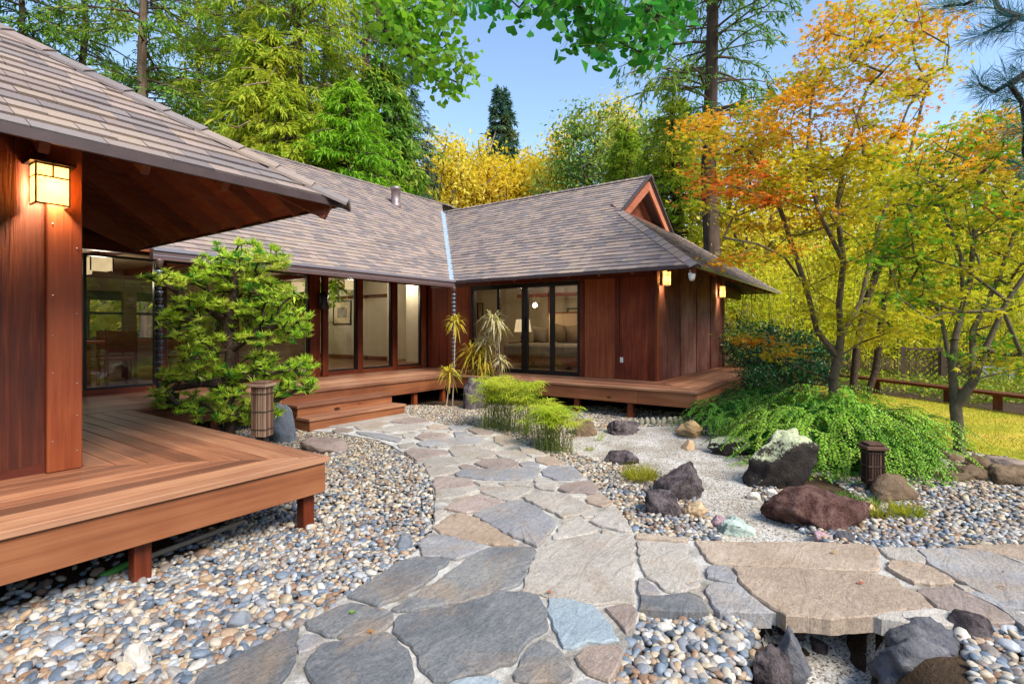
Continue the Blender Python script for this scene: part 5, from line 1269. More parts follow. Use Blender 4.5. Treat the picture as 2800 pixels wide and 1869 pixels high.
# ---------------------------------------------------------------- conifers
def conifer(label, px, Y, zlo, H, rmax, seed, mat, bark, tr, nb=130, up=.12, droop=.34, tw=11, mc=4, cl=.34, cw=.06, group=None, low=0.0, sparse=1.0, hang=.5, name='conifer_tree'):
    nb = int(nb * 1.4); tw = int(tw * 1.5); mc = mc + 3; cl *= .9; cw *= .92
    r = np.random.default_rng(seed); g = W(px, HY, Y); base = np.array([g[0], g[1], hz(g)])
    o = plant(name, label, 'tree', base, group)
    pts = [base - np.array([0, 0, .3])] + [base + np.array([r.normal() * .05, r.normal() * .05, H * t]) for t in np.linspace(.06, 1, 10)]
    tube_mesh('trunk', chain(pts, [tr * 1.25] + [tr * (1 - .93 * t) + .02 for t in np.linspace(.06, 1, 10)]), bark, o, 10)
    segs, P, D, N = [], [], [], []
    for k in range(nb):
        t = ((k + r.random()) / nb) ** .92; z = zlo + (H - zlo) * t
        prof = (1 - t) ** .75 if low <= 0 else min(1, .45 + t / max(low, .01)) * (1 - t) ** .7
        L = rmax * prof * r.uniform(.55, 1.1) + .25
        if r.random() > sparse: continue
        az = r.uniform(0, 6.283); h = np.array([math.cos(az), math.sin(az), 0])
        nseg = 6; S_ = np.linspace(0, 1, nseg + 1)
        bp = [base + np.array([0, 0, z - base[2] * 0]) * np.array([0, 0, 1]) + h * (L * s) + np.array([0, 0, L * (up * s - droop * s * s)]) for s in S_]
        bp = [b + r.normal(size=3) * .03 * L * s for b, s in zip(bp, S_)]
        segs += chain(bp, [max(.006, .016 * L * (1 - .85 * s) + .006) for s in S_])
        m = max(3, int(tw * (L / rmax + .25) * (1 if z < 17.5 else .25)))
        for q in range(m):
            s = r.uniform(.18, 1); i = min(nseg - 1, int(s * nseg)); f = s * nseg - i; b = bp[i] * (1 - f) + bp[i + 1] * f
            d = unit(bp[i + 1] - bp[i]); side = np.array([-h[1], h[0], 0]) * r.choice([-1, 1])
            td = unit(d * r.uniform(.3, 1.0) + side * r.uniform(.3, 1.1) + np.array([0, 0, -hang * r.uniform(0, 1)])); tl = (.22 * L + .25) * r.uniform(.5, 1.2) * (1.15 - .5 * s)
            for c in range(mc):
                u = (c + r.random()) / mc
                P.append(b + td * tl * u + np.array([0, 0, -.12 * hang * tl * u * u * 2])); D.append(td + r.normal(size=3) * .45 + np.array([0, 0, -.35 * hang])); N.append(np.array([0, 0, 1.]) + r.normal(size=3) * .45)
    tag(tube_mesh('branches', segs, bark, o, 4), kind='stuff')
    P, D, N = np.array(P), np.array(D), np.array(N); n = len(P)
    cards_mesh('crown', cards(P, D, N, cl * r.uniform(.6, 1.3, n), cw * r.uniform(.7, 1.4, n), .08), mat, o)
    return o
GC = 'tall conifers behind the long roof'
conifer('slim dark conifer at the far left above the near roof', 55 * K, 23, 4, 25, 4.6, 101, m_redd, m_barkred, .2, 150, group=GC, tw=12, mc=5)
conifer('dark conifer with a thin trunk second from the left', 190 * K, 25, 4, 27, 4.6, 102, m_redd, m_barkdark, .24, 150, group=GC, sparse=.8, tw=11, mc=5)
conifer('conifer with the bare mossy trunk in front of blue sky gaps', 333 * K, 21, 4.5, 25, 4.2, 103, m_redd, m_barkred, .26, 150, group=GC, sparse=.68, tw=11, mc=5)
conifer('loose yellow green conifer between the two left trunks and the tall one', 455 * K, 27, 4, 28, 4.8, 104, m_redd, m_barkred, .22, 150, group=GC, sparse=.75, tw=11, mc=5)
conifer('yellow green conifer with a thin trunk left of the brightest one', 566 * K, 24, 4, 25, 4.4, 105, m_redw, m_barkred, .24, 170, group=GC, tw=12, mc=5, sparse=.85)
conifer('brightest yellow green conifer with drooping sprays', 682 * K, 21.5, 3, 26, 5.0, 106, m_redw, m_barkred, .27, 210, group=GC, tw=14, mc=6, hang=.8)
for px_, Y_, sd_, m_, lab_ in [(505, 30, 121, m_redw, 'broad yellow green conifer filling the gap behind the two central trunks'), (745, 29, 122, m_redw, 'broad yellow green conifer behind the brightest one'), (880, 24, 123, m_redd, 'leafy green conifer above the roof vent'), (610, 20, 124, m_redw, 'low bright conifer skirts rising right behind the long ridge')]:
    conifer(lab_, px_ * K, Y_, 3, 13 if sd_ == 124 else (14 if sd_ == 123 else 27), 5.2 if sd_ < 123 else 3.6, sd_, m_, m_barkdark, .2, 120, group=GC, tw=10, mc=3, cl=.5, cw=.11, hang=.7)
conifer('green conifer behind the ginkgo branch', 838 * K, 25, 3, 27, 4.6, 107, m_redd, m_barkred, .3, 190, group=GC, tw=13, mc=5, sparse=.9)
conifer('shorter bright feathery conifer low behind the roof vent', 800 * K, 19, 2.5, 10.5, 4.2, 108, m_bright, m_barkdark, .16, 150, group=GC, tw=13, mc=6, hang=.8, cl=.28, cw=.055)
conifer('shorter yellow green conifer left of the bright feathery one', 660 * K, 18.5, 2.5, 10.2, 3.6, 118, m_redw, m_barkdark, .15, 130, group=GC, tw=12, mc=6, hang=.8, cl=.28, cw=.055)
conifer('blue green conifer at the right end of the tall row', 925 * K, 29, 4, 16, 3.4, 109, m_redb, m_barkdark, .2, 150, group=GC, tw=11, mc=5, sparse=.9)
conifer('dark narrow fir cone shaped against the sky in the gap', 1150 * K, 42, 4, 17.6, 2.4, 110, m_redb, m_barkdark, .2, 170, tw=9, mc=4, cl=.5, cw=.12, droop=.2, low=0)
conifer('tall redwood with bare straight trunk behind the wing gable', 1632 * K, 20, 8.2, 27, 4.0, 111, m_redd, m_barkred, .36, 130, up=.3, droop=.3, tw=11, mc=6, cl=.3, cw=.055, low=.25, hang=.7)
conifer('bright green conifer just behind the gable', 1545 * K, 24, 3, 12.2, 3.6, 112, m_redw, m_barkdark, .18, 150, tw=11, mc=5, hang=.7)
conifer('yellow green conifer peeking left of the wing gable', 1440 * K, 27, 4, 12.0, 3.2, 113, m_redw, m_barkdark, .18, 130, tw=11, mc=5)

# ---------------------------------------------------------------- broadleaf trees in the background
def broadleaf(label, base_px, Y, blobs, n, per, leaf, mat, seed, bark=None, tr=.03, name='broadleaf_tree', cat='tree', group=None, ratio=.5, spread=.5, flat=.7):
    r = np.random.default_rng(seed); g = W(base_px * K, HY, Y); base = np.array([g[0], g[1], hz(g)])
    T = []
    tot = sum(b[3] * b[4] for b in blobs)
    for (x, y, yy, rx, rz) in blobs:
        c = W(x * K, y * K, yy); k = max(3, int(n * rx * rz / tot)); v = rdir(k, r) * (r.random((k, 1)) ** .38)
        T.append(c + v * np.array([rx, rx, rz]))
    T = np.concatenate(T); T[:, 2] = np.maximum(T[:, 2], base[2] + .5)
    o = plant(name, label, cat, base, group)
    top = np.array([base[0], base[1], T[:, 2].mean()])
    trunk = [base + (top - base) * t + np.array([r.normal() * .08, r.normal() * .08, 0]) * (t > 0) for t in np.linspace(0, 1, 7)]
    Nn, par, tip = grow([trunk], T, seed, step=.6, wob=.1)
    tube_mesh('trunk', wood_of(Nn, par, tip, tr, .42), bark or m_bark, o, 5)
    P = np.repeat(T, per, 0) + r.normal(size=(len(T) * per, 3)) * np.array([spread, spread, spread * flat]); m = len(P)
    D = rdir(m, r) + np.array([0, 0, -.35]); N = rdir(m, r) + np.array([0, 0, .8])
    cards_mesh('crown', cards(P, D, N, leaf * r.uniform(.6, 1.4, m), leaf * ratio * r.uniform(.7, 1.3, m)), mat, o)
    return o
GB_ = 'autumn trees on the hillside'
broadleaf('golden sunlit tree at the left of the sky gap', 1020, 38, [(1015, 370, 38, 1.6, 2.4), (1000, 440, 38, 2.4, 2.2), (1040, 430, 37, 2.2, 2.0)], 170, 26, .34, m_gold, 201, group=GB_)
broadleaf('wide yellow tree below the bare branches', 1095, 40, [(1090, 400, 40, 2.6, 2.6), (1060, 445, 39, 3, 2.2), (1120, 440, 39, 2.8, 2.4)], 200, 26, .36, m_yel, 202, group=GB_)
broadleaf('yellow green tree right of the narrow fir', 1200, 41, [(1215, 410, 41, 1.8, 2.4), (1185, 440, 40, 2.4, 2.4), (1240, 440, 40, 2.2, 2.4)], 170, 26, .36, m_yel, 203, group=GB_)
broadleaf('golden pointed tree top left of the green oak', 1290, 37, [(1285, 330, 37, .7, 1.5), (1290, 370, 37, 1.2, 1.8), (1270, 430, 36, 1.9, 2)], 110, 26, .3, m_gold, 204, group=GB_)
broadleaf('dark green oak rising above the wing ridge', 1350, 33, [(1335, 300, 33, 1.5, 1.8), (1365, 345, 33, 2.4, 2.0), (1300, 410, 32, 1.9, 2.4), (1400, 400, 32, 2.6, 2.4), (1325, 262, 33, .5, .9), (1440, 330, 33, 2.0, 2.0)], 260, 30, .26, m_oak, 205)
broadleaf('golden tree behind the oak at the right', 1420, 38, [(1405, 270, 38, 1.2, 1.7), (1430, 300, 38, 1.8, 2), (1480, 360, 37, 2.4, 2.6)], 130, 24, .3, m_gold, 206, group=GB_)
broadleaf('green and yellow tree behind the redwood trunk', 1560, 29, [(1520, 330, 29, 2, 1.8), (1590, 400, 28, 2.2, 2.4), (1530, 420, 28, 2.2, 2)], 170, 26, .26, m_oak, 207)
YB_ = 'yellow trees behind the maples'
for k, (x, Y, bl, m, lab) in enumerate([
    (1700, 24, [(1690, 450, 24, 2.4, 2.2), (1720, 560, 23, 2.6, 2), (1660, 620, 23, 1.8, 1.4)], m_yel, 'yellow tree right of the redwood trunk behind the first maple'),
    (1830, 27, [(1800, 420, 27, 2.6, 2.2), (1860, 520, 26, 3, 2.4), (1800, 600, 26, 2.4, 1.8)], m_yel, 'yellow green tree in the middle behind the first maple'),
    (1980, 26, [(1960, 430, 26, 2.8, 2.2), (2020, 540, 25, 2.8, 2.4), (1950, 620, 25, 2.4, 1.8)], m_bam, 'lime yellow tree between the two maples'),
    (2130, 27, [(2120, 400, 27, 2.4, 2.2), (2160, 500, 26, 2.8, 2.4), (2100, 620, 25, 2.6, 2)], m_yel, 'yellow tree behind the left side of the near maple'),
    (2280, 25, [(2270, 350, 25, 2.2, 1.8), (2320, 450, 25, 2.8, 2.4), (2250, 560, 24, 2.6, 2.2), (2340, 600, 24, 2.6, 2)], m_gold, 'golden tree behind the right side of the near maple'),
    (2420, 24, [(2400, 360, 24, 2.2, 2), (2420, 500, 24, 2.8, 2.6), (2400, 650, 23, 2.6, 2)], m_yel, 'yellow tree at the right edge of the photo')]):
    broadleaf(lab, x, Y, bl, 190, 28, .25, m, 210 + k, group=YB_, spread=.45)
r = np.random.default_rng(240); dbase = W(1088 * K, HY, 41); dbase[2] = hz(dbase)
o = plant('dead_tree', 'bare dead tree with curved limbs above the yellow trees', 'tree', dbase)
j = W(1093 * K, 392 * K, 41); L_ = []
L_ += chain([dbase, (dbase + j) / 2, j], [.3, .24, .18])
for pts in ([(1093, 392), (1090, 372), (1076, 362), (1062, 335), (1030, 332), (1010, 336)], [(1093, 392), (1108, 375), (1125, 340), (1134, 312), (1139, 292)], [(1093, 392), (1098, 350), (1108, 335), (1112, 325)], [(1080, 365), (1066, 350), (1050, 318)], [(1125, 340), (1118, 330), (1120, 318)]):
    q = [W(x * K, y * K, 41) for x, y in pts]; L_ += chain(q, np.linspace(.13, .03, len(q)))
tube_mesh('trunk', L_, m_twig, o, 6)

# far woods that read as one mass on the hill
r = np.random.default_rng(250); n = 30000
Yh = r.uniform(27, 95, n) ; Xh = r.uniform(-1.15, 1.15, n) * Yh
a, b = CS * Yh + SN * Xh, SN * Yh - CS * Xh
keep = ~((Yh < 33) & (np.abs(Xh / Yh + .12) < .2)); a, b = a[keep], b[keep]; n = len(a)
bumpz = 1.4 + 1.6 * (np.sin(a * .7 + 1.3) * np.cos(b * .6) + .7 * np.sin(a * .31 - b * .43))
z = height(a, b) + r.random(n) ** .6 * np.maximum(.7, 1.6 + bumpz)
P = np.stack([a, b, z], 1)
tag(cards_mesh('hillside_woods', cards(P, rdir(n, r) + np.array([0, 0, -.2]), rdir(n, r) + np.array([0, 0, .7]), .75 * r.uniform(.6, 1.5, n), .42 * r.uniform(.6, 1.4, n)), leafmat('hill_leaf', ['#9aa434', '#ccc03a', '#e8cc48', '#f0d460', '#84a048'], .4, .6, .18)), 'distant yellow green woods covering the slope behind the house', 'woods', None, 'stuff')

# bamboo grove behind the bench
r = np.random.default_rng(260); cul = []; P, D, N = [], [], []
for k in range(150):
    x = r.uniform(1690, 2480); Y = r.uniform(14.6, 18.5); g = W(x * K, HY, Y); zb = hz(g); Hc = r.uniform(2.6, 4.6); ln = r.normal(size=2) * .25
    pts = [np.array([g[0] + ln[0] * t * t, g[1] + ln[1] * t * t, zb + Hc * t]) for t in np.linspace(0, 1, 5)]
    cul += chain(pts, [.016, .015, .013, .01, .005])
    for q in range(170):
        t = r.uniform(.22, 1.02); p = np.array([g[0] + ln[0] * t * t, g[1] + ln[1] * t * t, zb + Hc * t]); P.append(p + r.normal(size=3) * np.array([.55, .55, .35])); D.append(r.normal(size=3) * .9 + np.array([0, 0, -.35])); N.append(r.normal(size=3) + np.array([0, 0, .4]))
bam = thing('bamboo_grove', 'sunlit lime yellow bamboo grove behind the bench and maples', 'bamboo', W(2000 * K, 897, 16) * np.array([1, 1, 0])); 
tag(tube_mesh('culms', cul, plain('bamboo_culm', '#7d7a34', .5), bam, 5), kind='stuff')
P, D, N = map(np.array, (P, D, N)); tag(cards_mesh('leaves', cards(P, D, N, r.uniform(.12, .24, len(P)), r.uniform(.025, .045, len(P))), m_bam, bam), kind='stuff')
r = np.random.default_rng(255); n = 15000; th = r.uniform(0, 6.283, n); rd = r.uniform(27, 46, n); a, b = np.cos(th) * rd, np.sin(th) * rd; keep = (a * CS + b * SN < 12) & (np.abs(a * SN - b * CS) < 60); a, b = a[keep], b[keep]; n = len(a)
P = np.stack([a, b, height(a, b) + r.random(n) ** .8 * (6 + 3 * np.sin(a * .5) * np.cos(b * .4))], 1)
tag(cards_mesh('woods_behind', cards(P, rdir(n, r), rdir(n, r), 1.7 * r.uniform(.6, 1.4, n), 1.0), m_redd), 'green woods closing the garden on the side behind the viewpoint', 'woods', None, 'stuff')

# ---------------------------------------------------------------- the two Japanese maples and the trunk behind them
def maple(label, trunk, T, groups, seed, per, leaf, rt, flat=.05, spread=.2, bark=None, rmax=None):
    r = np.random.default_rng(seed); base = trunk[0][0]
    o = plant('maple_tree', label, 'tree', base); Nn, par, tip = grow(trunk, T, seed, step=.28, wob=.09, lift=.06, pen=1.6)
    tube_mesh('trunk', wood_of(Nn, par, tip, rt, .47, rmax), bark or m_bark, o, 7)
    for mat, sel in groups:
        t = T[sel]
        if not len(t): continue
        c = np.repeat(t, per, 0); m = len(c); P = c + np.stack([r.normal(0, spread, m), r.normal(0, spread, m), r.normal(0, flat, m)], 1)
        D = unit(np.stack([r.normal(size=m), r.normal(size=m), r.normal(-.35, .3, m)], 1)); N = np.stack([r.normal(0, .35, m), r.normal(0, .35, m), np.ones(m)], 1)
        stars('crown', P, D, N, leaf * r.uniform(.7, 1.25, m), mat, o)
    return o
def pxs(T):
    x, y, _ = PX((T[:, 0], T[:, 1], T[:, 2])); return x / K, y / K
r = np.random.default_rng(300)
reg1 = [(1890, 25), (1990, 0), (2010, 55), (2075, 0), (2150, 0), (2190, 110), (2140, 230), (2060, 330), (2090, 470), (2100, 620), (2000, 700), (1890, 690), (1770, 620), (1650, 610), (1600, 520), (1580, 290), (1640, 230), (1770, 260), (1830, 140)]
T1 = np.concatenate([in_px(reg1, 430, 7.4, 9.8, r), in_px([(1690, 770), (1800, 770), (1830, 800), (1760, 835), (1690, 820)], 26, 9.0, 9.6, r), in_px([(1840, 690), (2010, 690), (2080, 760), (1990, 810), (1880, 760)], 45, 7.6, 9.4, r)])
B1_ = W(1914 * K, HY, 8.5); B1_[2] = -.05
w1 = lambda x, y, Y=8.5: W(x * K, y * K, Y)
tr1 = [[B1_, w1(1912, 870), w1(1922, 820), w1(1930, 770)], [w1(1930, 770), w1(1925, 700, 8.4), w1(1935, 600, 8.3), w1(1920, 480, 8.2), w1(1940, 350, 8.3), w1(1990, 200, 8.3)], [w1(1930, 770), w1(1975, 690, 8.8), w1(1998, 590, 9), w1(2030, 480, 9.1), w1(2080, 380, 9.2), w1(2120, 220, 9.2)],
       [w1(1922, 820), w1(1875, 760, 8.6), w1(1850, 660, 8.7), w1(1810, 540, 8.7), w1(1770, 420, 8.6), w1(1710, 330, 8.5)], [w1(1850, 660, 8.7), w1(1800, 590, 8.2), w1(1740, 560, 8), w1(1660, 545, 7.9)], [w1(1935, 600, 8.3), w1(1880, 490, 8.0), w1(1850, 380, 7.9), w1(1860, 240, 8)], [w1(1912, 870), w1(1850, 850, 9), w1(1800, 825, 9.2), w1(1760, 805, 9.3)]]
x, y = pxs(T1); keepm = (r.random(len(T1)) < np.where(y > 470, .45, np.where(y < 330, .78, 1))); T1, x, y = T1[keepm], x[keepm], y[keepm]; u = r.random(len(T1))
red = (x < 1800) & (y > 380) & (y < 560) & (u < .4); ora = ~red & (((y < 330) & (u < .6)) | ((x < 1760) & (u < .62)) | (u < .14)); yg = ~red & ~ora
maple('large orange and yellow Japanese maple with several stems beside the deck', tr1, T1, [(m_mr, red), (m_mo, ora), (m_mg, yg)], 301, 50, .066, .0046, rmax=.09)
reg2 = [(2010, 560), (2060, 420), (2110, 330), (2190, 280), (2260, 265), (2330, 250), (2470, 270), (2520, 520), (2480, 830), (2370, 860), (2260, 850), (2150, 780), (2040, 670)]
T2 = np.concatenate([in_px(reg2, 320, 5.3, 7.3, r), in_px([(2010, 560), (2110, 560), (2150, 700), (2060, 700)], 40, 5.6, 6.8, r)])
B2_ = W(2202 * K, HY, 6.25); B2_[2] = -.05
w2_ = lambda x, y, Y=6.25: W(x * K, y * K, Y)
tr2 = [[B2_, w2_(2200, 1000), w2_(2192, 930), w2_(2185, 860), w2_(2190, 780)], [w2_(2192, 930), w2_(2235, 870, 6.1), w2_(2260, 800, 6), w2_(2310, 690, 5.9), w2_(2380, 590, 5.8)], [w2_(2190, 780), w2_(2210, 690, 6.3), w2_(2205, 590, 6.3), w2_(2170, 500, 6.3), w2_(2150, 420, 6.3)], [w2_(2190, 780), w2_(2225, 650, 6.5), w2_(2235, 540, 6.6), w2_(2240, 430, 6.6), w2_(2270, 330, 6.6)],
       [w2_(2185, 860), w2_(2160, 730, 6.6), w2_(2120, 640, 6.7), w2_(2090, 560, 6.8)], [w2_(2235, 870, 6.1), w2_(2230, 760, 6.9), w2_(2290, 640, 7), w2_(2340, 500, 7)]]
x, y = pxs(T2); keepm = r.random(len(T2)) < np.where(y > 560, .5, 1); T2, x, y = T2[keepm], x[keepm], y[keepm]; u = r.random(len(T2)); ora = (y < 390) & (u < .4) | (x > 2300) & (y < 500) & (u < .3); yg = ~ora & (u < .5)
maple('green and yellow Japanese maple with a forked grey trunk at the lawn edge', tr2, T2, [(m_mo, ora), (m_mg, yg), (m_mgr, ~ora & ~yg)], 302, 42, .055, .0046, rmax=.105, spread=.16)
# older leaning trees behind the first maple
for lab, x, Y, pts, sd in [('rough barked leaning tree right behind the orange maple', 1953, 10.2, [(1953, 880), (1965, 800), (1985, 700), (2020, 600), (2060, 480), (2090, 380)], 310), ('thin curved tree leaning right over the bench', 1990, 10.8, [(1985, 890), (2010, 845), (2018, 770), (2030, 680), (2060, 600), (2100, 540)], 311)]:
    q = [W(a * K, b * K, Y) for a, b in pts]; q[0][2] = -.05; rr = np.random.default_rng(sd)
    T = in_px([(pts[-1][0] - 130, pts[-1][1] - 60), (pts[-1][0] + 90, pts[-1][1] - 80), (pts[-1][0] + 110, pts[-1][1] + 160), (pts[-1][0] - 60, pts[-1][1] + 190)], 70, Y - .8, Y + .9, rr)
    maple(lab, [q], T, [(m_mg, np.ones(70, bool))], sd, 18, .085, .009, rmax=.12, bark=m_barkdark)

# ---------------------------------------------------------------- cloud pruned yew pine by the near deck
r = np.random.default_rng(320); pads = [(500, 690, 50, 28), (455, 810, 50, 24), (520, 905, 60, 20), (600, 820, 40, 18), (545, 592, 100, 42), (610, 600, 70, 32), (480, 625, 60, 36), (365, 640, 46, 22), (415, 652, 30, 18), (540, 655, 70, 25), (625, 682, 90, 32), (600, 640, 50, 20), (450, 712, 70, 34), (395, 735, 34, 30), (560, 712, 60, 26), (650, 735, 72, 34), (670, 765, 50, 24), (440, 775, 60, 30), (540, 772, 60, 20), (610, 780, 50, 20), (480, 858, 105, 26), (390, 868, 40, 24), (560, 870, 70, 24), (640, 850, 80, 26), (690, 838, 34, 18), (690, 880, 46, 30), (420, 925, 75, 28), (480, 945, 80, 30), (545, 960, 70, 26), (600, 935, 50, 25), (380, 905, 40, 22), (640, 900, 50, 18)]
Tp, col = [], []
for (x, y, rx, ry) in pads:
    k = int(.017 * rx * ry) + 8
    for _ in range(k):
        v = r.normal(size=3); v = v / np.linalg.norm(v) * r.random() ** .4
        Tp.append(W((x + v[0] * rx) * K, (y + v[1] * ry) * K, 6.15 + v[2] * .42 + (.0 if x > 420 else .25))); col.append(r.random())
Tp = np.array(Tp); bp_ = W(527 * K, HY, 6.15); bp_[2] = hz(bp_) - .05
wp = lambda x, y, Y=6.15: W(x * K, y * K, Y)
trp = [[bp_, wp(527, 960), wp(524, 880), wp(530, 800), wp(522, 740), wp(535, 680), wp(540, 620)], [wp(522, 740), wp(470, 700, 6.2), wp(420, 680, 6.3), wp(375, 650, 6.4)], [wp(530, 800), wp(590, 760, 6.1), wp(650, 745, 6)], [wp(524, 880), wp(600, 860, 6.0), wp(680, 845, 6)], [wp(527, 960), wp(620, 925, 6.0), wp(690, 890, 6)], [wp(524, 880), wp(460, 880, 6.1), wp(400, 890, 6.1)]]
pine = plant('yew_pine', 'cloud pruned yew pine with tufted yellow green leaves beside the near deck', 'tree', bp_)
Nn, par, tip = grow(trp, Tp, 321, step=.14, wob=.1, lift=-.05, pen=.6); tube_mesh('trunk', wood_of(Nn, par, tip, .0045, .44, .062), m_barkdark, pine, 7)
for mat, sel in ((m_pine, np.array(col) > .14), (m_pined, np.array(col) <= .14)):
    t = Tp[sel]; per = 34; c = np.repeat(t, per, 0); m = len(c); dd = rdir(m, r); dd[:, 2] = np.abs(dd[:, 2]) * .9 + .05
    off = np.repeat(r.normal(size=(len(t), 3)) * .3, per, 0); dd = unit(dd + off)
    cards_ = cards(c - dd * .01, dd, rdir(m, r) * .6 + np.array([0, 0, .5]), r.uniform(.06, .12, m), r.uniform(.0085, .0125, m), .15); cards_mesh('crown', cards_, mat, pine)

# ---------------------------------------------------------------- shrubs by the right deck
def mound_sprays(name, label, cat, c, rx, ry, h, n, mat, mat2, seed, fl, leaf, k=34, arch=.8):
    r = np.random.default_rng(seed); o = plant(name, label, cat, (c[0], c[1], hz(c)))
    z0 = hz(c); P, D, N, segs = [], [], [], []
    ux, wx = np.array([SN, -CS, 0]), np.array([CS, SN, 0])
    for i in range(n):
        th = r.uniform(0, 6.283); ph = r.random() ** .6; top = np.array([c[0], c[1], z0]) + ux * rx * ph * math.cos(th) * .92 + wx * ry * ph * math.sin(th) * .92
        hh = h * (1 - ph ** 3.6) ** .6 * (.82 + .22 * math.sin(th * 3 + seed) * math.sin(ph * 5 + seed)) * r.uniform(.72, 1.06) + .05; p = top + np.array([0, 0, hh])
        out = unit(ux * math.cos(th) * ph * ry + wx * math.sin(th) * ph * rx + r.normal(size=3) * .3); out[2] = 0
        L = fl * r.uniform(.6, 1.25); prev = None
        pts = [p + out * L * s + np.array([0, 0, L * (.22 * s - arch * s * s)]) for s in np.linspace(0, 1, 6)]
        pts = [np.array([q[0], q[1], max(q[2], z0 + .03)]) for q in pts]
        segs += chain(pts, [.004, .0035, .003, .0025, .002, .0015])
        side = np.array([-out[1], out[0], 0])
        for q in range(k):
            s = (q + r.random()) / k; a = min(4, int(s * 5)); f = s * 5 - a; b = pts[a] * (1 - f) + pts[a + 1] * f; d = unit(pts[a + 1] - pts[a] + 1e-6); sg = 1 if q % 2 else -1
            P.append(b); D.append(d * .55 + side * sg * 1.0 + np.array([0, 0, -.25]) + r.normal(size=3) * .2); N.append(np.array([0, 0, 1.]) + out * .6 + r.normal(size=3) * .25)
    P, D, N = map(np.array, (P, D, N)); m = len(P)
    trunk = [np.array([c[0], c[1], z0 - .05]), np.array([c[0], c[1], z0 + h * .5])]
    tube_mesh('stems', segs + chain(trunk, [.06, .04]), m_barkdark, o, 4)
    cards_mesh('foliage', cards(P, D, N, leaf * r.uniform(.6, 1.3, m), leaf * .36 * r.uniform(.7, 1.3, m), .1), mat, o)
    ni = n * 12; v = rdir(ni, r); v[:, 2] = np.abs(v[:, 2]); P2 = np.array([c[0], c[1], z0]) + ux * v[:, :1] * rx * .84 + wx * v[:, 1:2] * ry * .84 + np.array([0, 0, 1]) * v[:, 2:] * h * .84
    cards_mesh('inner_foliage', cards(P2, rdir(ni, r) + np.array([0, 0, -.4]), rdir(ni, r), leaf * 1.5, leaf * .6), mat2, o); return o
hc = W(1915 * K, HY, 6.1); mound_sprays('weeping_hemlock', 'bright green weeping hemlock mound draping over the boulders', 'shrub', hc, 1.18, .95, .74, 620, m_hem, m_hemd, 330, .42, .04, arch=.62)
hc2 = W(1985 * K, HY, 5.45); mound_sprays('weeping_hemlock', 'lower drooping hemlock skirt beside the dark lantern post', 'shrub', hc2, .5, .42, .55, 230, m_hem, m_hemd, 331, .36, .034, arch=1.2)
jc = W(1690 * K, HY, 7.5); mound_sprays('juniper', 'soft bright green juniper spilling beside the deck corner', 'shrub', jc, .75, .6, .5, 300, m_jun, m_hemd, 332, .3, .032, arch=.5)
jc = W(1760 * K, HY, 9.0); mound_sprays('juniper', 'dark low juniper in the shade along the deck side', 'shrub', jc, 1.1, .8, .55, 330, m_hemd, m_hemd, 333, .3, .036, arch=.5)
def bush(label, x, Y, rx, h, n, seed, mat, leaf, ratio=.5, name='camellia_bush'):
    r = np.random.default_rng(seed); c = W(x * K, HY, Y); z0 = hz(c); o = plant(name, label, 'shrub', (c[0], c[1], z0))
    k = n // 14; v = rdir(k, r) * (r.random((k, 1)) ** .35); T = np.array([c[0], c[1], z0 + h * .55]) + v * np.array([rx, rx, h * .45])
    Nn, par, tip = grow([[np.array([c[0], c[1], z0 - .05]), np.array([c[0], c[1], z0 + .3 * h])]], T, seed, step=.2); tube_mesh('stems', wood_of(Nn, par, tip, .004, .42), m_barkdark, o, 4)
    P = np.repeat(T, 14, 0) + r.normal(size=(k * 14, 3)) * .09; m = len(P)
    cards_mesh('foliage', cards(P, rdir(m, r) + np.array([0, 0, .2]), rdir(m, r) + np.array([0, 0, .7]), leaf * r.uniform(.7, 1.3, m), leaf * ratio), mat, o)
bush('dark glossy camellia bush beyond the end of the side deck', 1815, 11.2, .95, 1.5, 5200, 340, m_cam, .075)
bush('glossy dark green bush against the far end of the side deck', 1730, 13.2, .95, 1.75, 4200, 341, m_cam, .075)
bush('small dark leafy bush in front of the side deck edge', 1735, 10.4, .34, .75, 1300, 342, m_cam, .06)

# ---------------------------------------------------------------- papyrus, palms, tufts of grass
def papyrus(label, spots, seed, h0, h1, n):
    r = np.random.default_rng(seed); c0 = G(*spots[0][:2]); o = plant('papyrus_clump', label, 'plant', c0, 'papyrus clumps beside the path'); segs, P, D, N = [], [], [], []
    for k in range(n):
        x, y, rad = spots[r.integers(len(spots))]; g = G(x, y) + np.array([r.normal() * rad, r.normal() * rad, 0]); H = r.uniform(h0, h1); ln = r.normal(size=3) * .09; ln[2] = 0
        t = g + ln + np.array([0, 0, H]); segs += chain([g, (g + t) / 2 + ln * -.2, t], [.0035, .003, .002])
        m = 17; a = np.arange(m) * 6.283 / m + r.random(); d = np.stack([np.cos(a), np.sin(a), r.uniform(-.15, .55, m)], 1)
        P += [t] * m; D += list(d); N += list(np.tile([0, 0, 1.], (m, 1)) + r.normal(size=(m, 3)) * .2)
    tube_mesh('stems', segs, m_stem, o, 4); P, D, N = map(np.array, (P, D, N)); cards_mesh('umbels', cards(P, D, N, r.uniform(.1, .18, len(P)), r.uniform(.008, .013, len(P)), .25), m_pap, o)
papyrus('larger papyrus clump in front of the tall grey boulder', [(1350, 1172, .1), (1400, 1180, .14), (1450, 1190, .12), (1375, 1160, .12)], 350, .42, .74, 210)
papyrus('smaller papyrus clump nearer to the gravel', [(1495, 1232, .07), (1530, 1238, .09), (1505, 1218, .09)], 351, .32, .52, 125)
